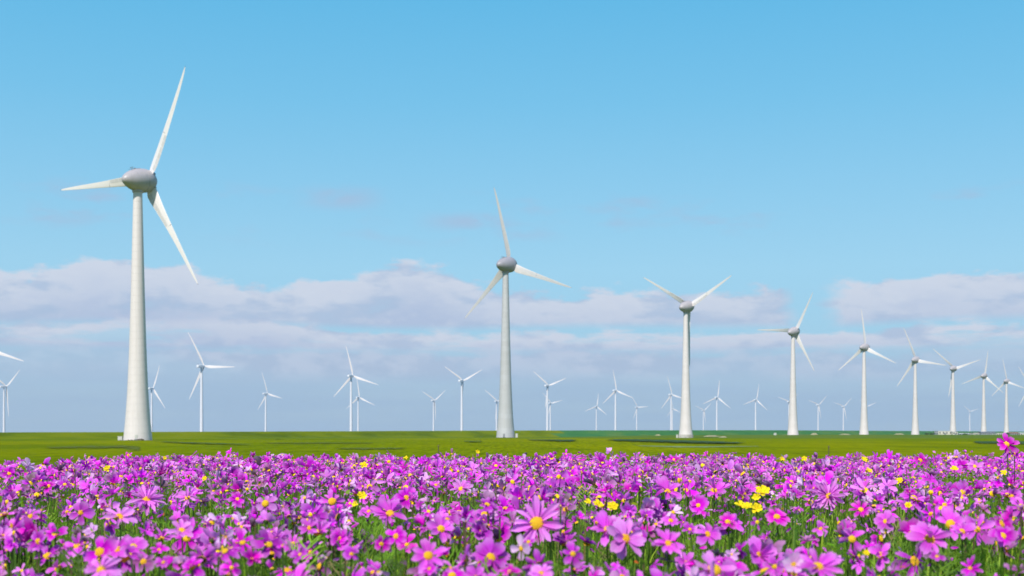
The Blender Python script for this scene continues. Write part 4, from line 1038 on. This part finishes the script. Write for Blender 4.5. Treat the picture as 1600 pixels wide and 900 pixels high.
for (px, py, dp, yaw, pitch, c, n, wd, ly, label, key) in HERO:
    y = min(9.2, max(1.75, 380.0/(py-HY+3)))
    if px > 1565 and py < 715: y = 5.2
    y *= 1.0 if dp > 40 else 1.02
    dia = dp*y/FPX*.93
    make_flower(at(px, py, y), dia, R(yaw), R(pitch), c, label, n, wd, rnd.choice([.2, .22, .24]), ly, leaves=2 if dp > 40 else 1)
    taken.append((px, py, dp, y))
    if key: hero_pts.append((px, py, key))
# yellow flowers
def yellow_flower(px, py, dp, label, y=None, n=6):
    y = y or min(9.0, 365.0/(py-HY+2)); hx, hy, hz_ = at(px, py, y); gz_ = float(ground_z(hx, hy))
    st, end = rnd.choice(STEMS); Ls = hz_-gz_
    root = thing('yellow_flower', label, 'flower', (hx-end.x*Ls, hy-end.y*Ls, gz_), 0, 'yellow flowers among the cosmos')
    link('stem', st, root, Matrix.Diagonal((Ls, Ls, Ls, 1)))
    dia = dp*y/FPX; H = Matrix.Translation((end.x*Ls, end.y*Ls, Ls)) @ flower_frame(rnd.uniform(-.5, .5), R(rnd.uniform(20, 60)), rnd.uniform(0, 6))
    for i in range(n):
        o = link('petal', YP[i % 2], root, H @ Matrix.Rotation(i*2*math.pi/n+rnd.uniform(-.1, .1), 4, 'Z') @ Matrix.Rotation(rnd.uniform(-.1, .5), 4, 'X') @ Matrix.Diagonal((dia*.62, dia*.5, dia*.5, 1)))
    link('centre', DOMES[0], root, H @ Matrix.Diagonal((dia*.12, dia*.12, dia*.12, 1)))
    taken.append((px, py, dp, y))
YP = []
for s_ in (1, 3):
    v_, f_, uv_ = petal_verts(1.0, .62, 3, 3, .25, .1, .4, .05, .05, s_); YP.append(mesh('petal', v_, f_, 'yellow', True, uv_))
for (px, py, dp, label) in [
 (1191, 771, 26, 'largest yellow flower, topmost of the yellow cluster right of the V-bladed turbine'), (1157, 791, 20, 'left flower of the yellow cluster right of the V-bladed turbine'),
 (1168, 793, 18, 'middle flower in the lower row of the yellow cluster'), (1182, 795, 18, 'right flower in the lower row of the yellow cluster'), (1182, 778, 14, 'small yellow flower just left below the largest one of the cluster'),
 (957, 793, 20, 'round yellow flower above the open pale pink cosmos'), (934, 789, 18, 'narrow yellow flower left of the round yellow one, turned sideways'), (918, 784, 11, 'small orange-yellow flower left of the narrow yellow one'),
 (565, 775, 16, 'upper flower of the yellow-green pair left of the grey turbine'), (555, 788, 11, 'lower flower of the yellow-green pair left of the grey turbine'), (568, 728, 14, 'yellow flower in the back rows between tallest and grey turbines'),
 (634, 716, 8, 'tiny orange flower raised above the last row left of the grey tower'), (746, 706, 7, 'tiny yellow flower raised above the last row by the grey tower'), (1491, 733, 12, 'yellow flower in the back rows beneath the cream building'),
 (257, 716, 7, 'tiny yellow flower in the last row right of the tallest tower'), (168, 733, 12, 'cream and yellow flower in the upper left rows'), (1221, 717, 9, 'small orange-yellow flower in the last row left of the level-bladed turbine'), (1257, 717, 9, 'small pale yellow flower in the last row right of the level-bladed turbine'),
 (1350, 718, 10, 'yellow-green flower in the last row under the upright-bladed turbine'), (1406, 752, 12, 'small yellow flower in the middle rows left of the cream building'), (1357, 736, 12, 'upright orange-yellow bud-like flower under the upright-bladed turbine'), (1568, 739, 11, 'small yellow flower under the tall right-edge cosmos'),
 (1419, 790, 12, 'round yellow flower above the wide cosmos at right'), (1353, 864, 11, 'yellow flower low in the bed left of the wide cosmos at right'), (320, 748, 9, 'little yellow flower under the slender turbine right of the tallest tower')]:
    yellow_flower(px, py, dp, label)

# ------- positions of the rest of the bed
edge_px = [-200, 0, 60, 110, 170, 300, 450, 620, 800, 1000, 1150, 1230, 1350, 1600, 1800]
edge_y = [6.4, 6.9, 7.1, 7.6, 9.0, 9.3, 9.3, 8.9, 9.5, 9.5, 9.2, 8.8, 9.5, 9.6, 9.6]
TOP = CZ-0.17
P = []
while len(P) < 7600:
    y = math.sqrt(rnd.uniform(1.15**2, 9.7**2)) if len(P) > 900 else rnd.uniform(1.2, 3.2)
    x = rnd.uniform(-1, 1)*(.42*y+(1.1 if len(P) > 900 else .25))
    px = CX+FPX*x/y
    if y > np.interp(px, edge_px, edge_y)+(-.25+.35*rnd.random() if rnd.random() < .9 else rnd.uniform(0, .8)): continue
    # patches with fewer blooms, more of them near the front
    dens = .62+.5*math.sin(x*2.1+1.3*math.sin(y*1.7))*math.sin(y*1.9+x)
    if y < 2.8: dens = dens*1.1+.25
    if rnd.random() > dens+.35*(y > 4): continue
    z = TOP+rnd.gauss(-.012, .018)-abs(rnd.gauss(0, .02))-(.05*rnd.random() if y < 2.4 else 0)
    if y < 1.9: z -= .02
    dia = abs(rnd.gauss(.042, .013))+.008 if rnd.random() < .72 else rnd.uniform(.02, .034)
    if y > 3.5: dia *= 1.15
    py = HY+FPX*(CZ-z)/y
    # keep clear of the hand-placed blooms nearer than them
    bad = False
    for (tx, ty, td, tyy) in taken:
        if abs(px-tx) < td*.45+dia*FPX/y*.45 and abs(py-ty) < td*.45+dia*FPX/y*.4 and y < tyy+.05: bad = True; break
    if bad: continue
    P.append([x, y, z, dia, px, py])
vis = [i for i, p in enumerate(P) if -10 < p[4] < 1610 and p[5] < 915]
vis.sort(key=lambda i: -P[i][3]/P[i][1])
N_IND = 215
ind = vis[:N_IND]; indset = set(ind)

cnames = ['lilac pink', 'pale pink', 'magenta', 'violet', 'bright purple', 'washed-out lilac', 'dusky mauve']
cw = [30, 14, 6, 22, 18, 6, 9]
specs = []
for i in ind:
    x, y, z, dia, px, py = P[i]
    c = rnd.choices(cnames, cw)[0]
    if c == 'washed-out lilac': dia = P[i][3] = min(dia, .036)
    u = rnd.random()
    if u < .50: yaw, pitch, face = rnd.uniform(-40, 40), rnd.uniform(15, 60), 'facing forward'
    elif u < .72: yaw, pitch, face = rnd.uniform(-60, 60), rnd.uniform(62, 88), 'tilted skyward'
    elif u < .92: yaw, pitch, face = rnd.choice([-1, 1])*rnd.uniform(65, 115), rnd.uniform(0, 40), 'seen from the side'
    else: yaw, pitch, face = rnd.uniform(140, 220), rnd.uniform(10, 50), 'turned away'
    kd = 'bud' if rnd.random() < .07 else 'cosmos'
    hp = min(hero_pts, key=lambda h: (h[0]-px)**2+(1.4*(h[1]-py))**2)
    ddx, ddy = px-hp[0], py-hp[1]
    rel = ('above' if ddy < 0 else 'below') if abs(ddx) < 14 else ('left of' if ddx < 0 else 'right of') if abs(ddy) < 10 else ('upper' if ddy < 0 else 'lower')+(' left of' if ddx < 0 else ' right of')
    size = 'small' if dia < .042 else ('medium' if dia < .052 else 'larger')
    if face == 'seen from the side': face = 'side-on'
    elif face == 'facing forward': face = 'facing forward'
    lab = f"{size} {c} bud {rel} {hp[2]}" if kd == 'bud' else f"{size} {c} bloom {face}, {rel} {hp[2]}"
    while len(lab.split()) > 16: lab = lab.split(' ', 1)[1]
    specs.append([i, c, yaw, pitch, kd, lab, px])
same = {}
for s in specs: same.setdefault(s[5], []).append(s)
ordw = ['leftmost', 'second from left', 'third from left', 'fourth from left', 'fifth from left', 'sixth from left']
for lab, ss_ in same.items():
    if len(ss_) > 1:
        ss_.sort(key=lambda s: s[6])
        for q, s in enumerate(ss_): s[5] = lab.replace('medium ', '').replace('larger ', '')+', '+ordw[min(q, 5)] if len(lab.split()) < 14 else ' '.join((ordw[min(q, 5)].split(' ')[0]+' '+lab.replace('small ', '').replace('medium ', '').replace('larger ', '')).split()[:16])
for (i, c, yaw, pitch, kd, lab, px) in specs:
    x, y, z, dia, _, _ = P[i]
    make_flower((x, y, z), dia*(1.08 if kd == 'cosmos' else .42), R(yaw), R(pitch), c, lab, rnd.choice([6, 7, 8, 8, 9]), rnd.uniform(.8, 1.35), rnd.uniform(.17, .27), 1,
                missing=rnd.choice([0, 0, .15, .35]), kind=kd, leaves=1 if rnd.random() < .6 else 0, lift=rnd.choice([0, 0, .25, -.4, .6]))

# ------- the rest of the blooms as one mass
class Acc:
    def __init__(s): s.V = []; s.F = []; s.U = []; s.T = []; s.MI = []; s.n = 0
    def add(s, V, F, U, T, mi):
        s.V.append(V); s.F.append(F+s.n); s.n += len(V)
        s.U.append(U if U is not None else np.zeros((len(V), 2))); s.T.append(np.tile(np.array([*T, 1.0]), (len(V), 1))); s.MI.append(np.full(len(F), mi))
    def mesh(s, name, m):
        return big_mesh(name, np.concatenate(s.V), np.concatenate(s.F), m, np.concatenate(s.U), np.concatenate(s.T), np.concatenate(s.MI))
LP = []
for q in range(8):
    W = [.46, .6, .36, .72, .5, .42, .66, .3][q]
    v_, f_, uv_ = petal_verts(1.0, W, 2, 3, [.2, .3, .1, .45, .0, .6, .2, .2][q], [.1, .3, .0, .2, .5, .1, .4, .2][q], .4, .04, [.03, .08, .03, .12, .06, .05, .1, .05][q], q)
    LP.append((np.array(v_), np.array(f_), np.array(uv_)))
dv = [(0, 0, .6)]*1; dv = [(0, 0, .6)]+[(.7*math.cos(a), .7*math.sin(a), .45) for a in np.arange(6)*math.pi/3]+[(math.cos(a), math.sin(a), 0) for a in np.arange(6)*math.pi/3]
df = [(1+i, 7+i, 7+(i+1) % 6, 1+(i+1) % 6) for i in range(6)]+[(0, 1, 2, 3), (0, 3, 4, 5), (0, 5, 6, 1)]
DV, DF = np.array(dv), np.array(df)
acc = Acc()
def m3(M4): return np.array([[M4[r][c] for c in range(4)] for r in range(4)])
def xf(V, A): return V @ A[:3, :3].T+A[:3, 3]
def rotz(a): c, s = math.cos(a), math.sin(a); return np.array([[c, -s, 0], [s, c, 0], [0, 0, 1.0]])
def rotx(a): c, s = math.cos(a), math.sin(a); return np.array([[1.0, 0, 0], [0, c, -s], [0, s, c]])
mass_cols = [(COLS[n], wgt) for n, wgt in zip(cnames, [26, 12, 9, 22, 20, 10, 12])]+[((.20, .12, .14), 5)]
stem_acc = Acc()
for i, (x, y, z, dia, px, py) in enumerate(P):
    if i in indset: continue
    base = rnd.choices([c for c, _ in mass_cols], [w_ for _, w_ in mass_cols])[0]
    jt = rnd.uniform(.8, 1.45); base = (min(1, base[0]*jt), base[1]*jt, min(1, base[2]*jt*rnd.uniform(.9, 1.08)))
    yaw, pitch = R(rnd.gauss(0, 65)), R(rnd.uniform(-5, 85))
    Hm = m3(flower_frame(yaw, pitch, rnd.uniform(0, 6)))[:3, :3]; o = np.array([x, y, z])
    n = rnd.choice([5, 6, 7, 8]); sh = rnd.randrange(8); lift = rnd.choice([0, .2, -.35, .7, 1.0]); keep = rnd.choice([1, 1, .8, .55])
    for kx in range(n):
        if rnd.random() > keep: continue
        V, F, U = LP[(sh+rnd.randrange(3)) % 8]
        l = dia*.5*rnd.uniform(.75, 1.15)
        A = Hm @ rotz(kx*2*math.pi/n+rnd.uniform(-.25, .25)) @ rotx(lift+rnd.uniform(-.3, .4)) * 1.0
        s = rnd.uniform(.8, 1.2)
        acc.add((V*l) @ A.T+o, F, U, (min(1, base[0]*s), base[1]*s, min(1, base[2]*s)), 0)
    if rnd.random() < .62:
        acc.add((DV*dia*.14*rnd.uniform(.8, 1.3)) @ Hm.T+o, DF, None, (1, 1, 1), 1)
    if y < 6:
        g0 = SOIL if y > 3.5 or rnd.random() < .5 else SOIL; w2 = .0016
        lx, ly_ = rnd.uniform(-.05, .05), rnd.uniform(-.03, .05)
        pts = [np.array([x+lx*(1-u)**1.5, y+ly_*(1-u), g0+(z-g0)*u]) for u in (0, .4, .75, 1)]
        V = []; 
        for p in pts: V += [p+np.array([-w2, 0, 0]), p+np.array([w2, 0, 0])]
        cst = rnd.choice([(.07, .15, .02), (.05, .10, .02), (.13, .08, .05), (.09, .20, .03)])
        stem_acc.add(np.array(V), np.array([(0, 1, 3, 2), (2, 3, 5, 4), (4, 5, 7, 6)]), None, cst, 0)
# loose, half-hidden and fallen petals tangled between the stems
for _ in range(15000):
    y = math.sqrt(rnd.uniform(1.3**2, 9.6**2)); x = rnd.uniform(-1, 1)*(.42*y+.6); px = CX+FPX*x/y
    if y > np.interp(px, edge_px, edge_y)-.05: continue
    if y < 3 and rnd.random() < .45: continue
    z = TOP-.02-abs(rnd.gauss(0, .045))-(.03 if y < 3 else 0)
    base = rnd.choices([c for c, _ in mass_cols]+[(.42, .30, .38)], [w_ for _, w_ in mass_cols]+[10])[0]
    V, F, U = LP[rnd.randrange(8)]
    A = np.array(Euler((rnd.uniform(0, 6.28), rnd.uniform(0, 6.28), rnd.uniform(0, 6.28))).to_matrix())
    s = rnd.uniform(.6, 1.15)
    acc.add((V*rnd.uniform(.009, .019)) @ A.T+np.array([x, y, z]), F, U, (min(1, base[0]*s), base[1]*s, min(1, base[2]*s)), 0)
M['centre_mass'] = simple('centre_mass', [(0, (.88, .46, .01)), (1, (.95, .72, .012))], 30.0, rough=.7)
o = link('cosmos_mass', acc.mesh('cosmos_mass', ['petal_mass', 'centre_mass'])); tag(o, 'dense mass of small purple and pink cosmos blooms filling the bed', 'flowers', kind='stuff')

# ------- foliage between the blooms
fol = Acc()
greens = [(.09, .19, .012), (.13, .28, .018), (.19, .36, .022), (.26, .42, .03), (.06, .11, .02), (.19, .16, .06)]
gw = [20, 26, 20, 8, 10, 6]
def blade_(x, y, z0, h, lean, w_, c, a):
    V = []; ca, sa = math.cos(a), math.sin(a)
    for u, ww in ((0, 1), (.4, .9), (.75, .6), (1, .08)):
        cx_, cy_ = x+lean*u*u*ca, y+lean*u*u*sa; z = z0+h*(u-.12*abs(lean)/max(h, .01)*u*u)
        V += [(cx_-sa*w_*ww, cy_+ca*w_*ww, z), (cx_+sa*w_*ww, cy_-ca*w_*ww, z)]
    fol.add(np.array(V), np.array([(0, 1, 3, 2), (2, 3, 5, 4), (4, 5, 7, 6)]), None, c, 0)
for _ in range(30000):
    y = math.sqrt(rnd.uniform(1.1**2, 9.6**2)) if rnd.random() < .55 else rnd.uniform(1.15, 3.6)
    x = rnd.uniform(-1, 1)*(.42*y+.7); px = CX+FPX*x/y
    if y > np.interp(px, edge_px, edge_y)+.3+(.5 if rnd.random() < .2 else 0): continue
    top = TOP-.05-abs(rnd.gauss(0, .05))-(.03 if y < 2.6 else 0)
    if rnd.random() < .03: top += .05
    h = rnd.uniform(.10, .32); c = rnd.choices(greens, gw)[0]; s = rnd.uniform(.8, 1.25)
    blade_(x, y, top-h, h, rnd.uniform(.01, .09), rnd.uniform(.0012, .0034), tuple(q*s*1.35*k_ for q, k_ in zip(c, (1.15, 1, 1))), rnd.uniform(0, 6.28))
FRA = []
for v_, f_ in FR:
    v_ = np.array([tuple(p) for p in v_]); q4 = [tuple(q) if len(q) == 4 else (q[0], q[1], q[2], q[2]) for q in f_]
    # turn the triangles into quads by adding a midpoint
    vv = list(map(tuple, v_)); qq = []
    for q in f_:
        if len(q) == 4: qq.append(tuple(q))
        else:
            mpt = tuple((np.array(vv[q[1]])+np.array(vv[q[2]]))/2); vv.append(mpt); qq.append((q[0], q[1], len(vv)-1, q[2]))
    FRA.append((np.array(vv), np.array(qq)))
for _ in range(2600):
    y = rnd.uniform(1.15, 4.2) if rnd.random() < .72 else rnd.uniform(4, 9.3)
    x = rnd.uniform(-1, 1)*(.42*y+.6); px = CX+FPX*x/y
    if y > np.interp(px, edge_px, edge_y): continue
    z = TOP-.15-abs(rnd.gauss(0, .05))
    V, F = FRA[rnd.randrange(4)]; A = rotz(rnd.uniform(0, 6.28)) @ rotx(rnd.uniform(-.2, .9)); s = rnd.uniform(.5, 1.05)
    c = rnd.choices(greens, gw)[0]; sc_ = rnd.uniform(1.1, 1.7)
    fol.add((V*s) @ A.T+np.array([x, y, z]), F, None, tuple(q*sc_ for q in c), 0)
# broader leaves, small, scattered between the blooms
lv = np.array([(0, 0, 0), (.28, .35, .06), (.30, .7, .05), (0, 1, -.08), (-.30, .7, .05), (-.28, .35, .06), (0, .5, -.02)])
lf = np.array([(0, 1, 2, 6), (6, 2, 3, 4), (0, 6, 4, 5)])
for _ in range(6500):
    y = math.sqrt(rnd.uniform(1.3**2, 9.6**2)); x = rnd.uniform(-1, 1)*(.42*y+.6); px = CX+FPX*x/y
    if y > np.interp(px, edge_px, edge_y)+.1: continue
    z = TOP-.005-abs(rnd.gauss(0, .035))
    A = np.array(Euler((rnd.uniform(-1.2, 1.2), rnd.uniform(-1.2, 1.2), rnd.uniform(0, 6.28))).to_matrix())
    c = rnd.choices(greens+[(.16, .42, .01), (.36, .42, .01), (.8, .16, .02)], gw+[26, 14, 3])[0]
    if y < 3.4: A = A @ np.diag([.35, 1, 1])
    fol.add((lv*rnd.uniform(.010, .022)) @ A.T+np.array([x, y, z]), lf, None, c, 0)
o = link('leafy_growth', fol.mesh('leafy_growth', 'leaf_mass')); tag(o, 'feathery green leaves and grass blades between the cosmos', 'foliage', kind='stuff')
o = link('thin_stems', stem_acc.mesh('thin_stems', 'leaf_mass')); tag(o, 'thin green and brown flower stems under the blooms', 'stems', kind='stuff')

# two dry stalks that stand over the last row
for (px, py0, label) in ((685, 699, 'thin dry stalk standing over the last row left of the grey tower'), (1295, 700, 'thin dry stalk standing over the last row right of the level-bladed turbine')):
    y = 8.6; x, _, z1 = at(px, py0, y); z0 = float(ground_z(x, y)); r = thing('dry_stalk', label, 'dry stalk', (x, y, z0))
    bb = MB(); bb.tube([(0, 0, 0), (.004, 0, (z1-z0)*.5), (.0, 0, z1-z0)], .004, .0028, 5); link('stem', bb.mesh('stem', 'rubble'), r)
    bb = MB(); bb.lathe([(z1-z0-.004, .002), (z1-z0+.003, .006), (z1-z0+.012, .0055), (z1-z0+.018, .001)], 7); link('seed_head', bb.mesh('seed_head', 'track'), r)
print('flowers as things', NFL, 'objects', len(bpy.data.objects), 'mass quads', sum(len(f) for f in acc.F), 'foliage', sum(len(f) for f in fol.F))

# ------------------------------------------------------------------ haze: even air round the whole scene
hb_ = MB(); hb_.box(-9300, 9300, -9300, 9300, -8.0, 225.0)
def b_haze(nt, out, m):
    pv = nt.new('ShaderNodeVolumePrincipled', {'Color': (0.80, 0.88, 1.0, 1), 'Density': 3.5e-5, 'Anisotropy': 0.3})
    nt.l.new(pv.outputs[0], out.inputs['Volume'])
M['haze'] = mat('haze_air', b_haze)
o = link('haze', hb_.mesh('haze', 'haze', False)); o['kind'] = 'stuff'
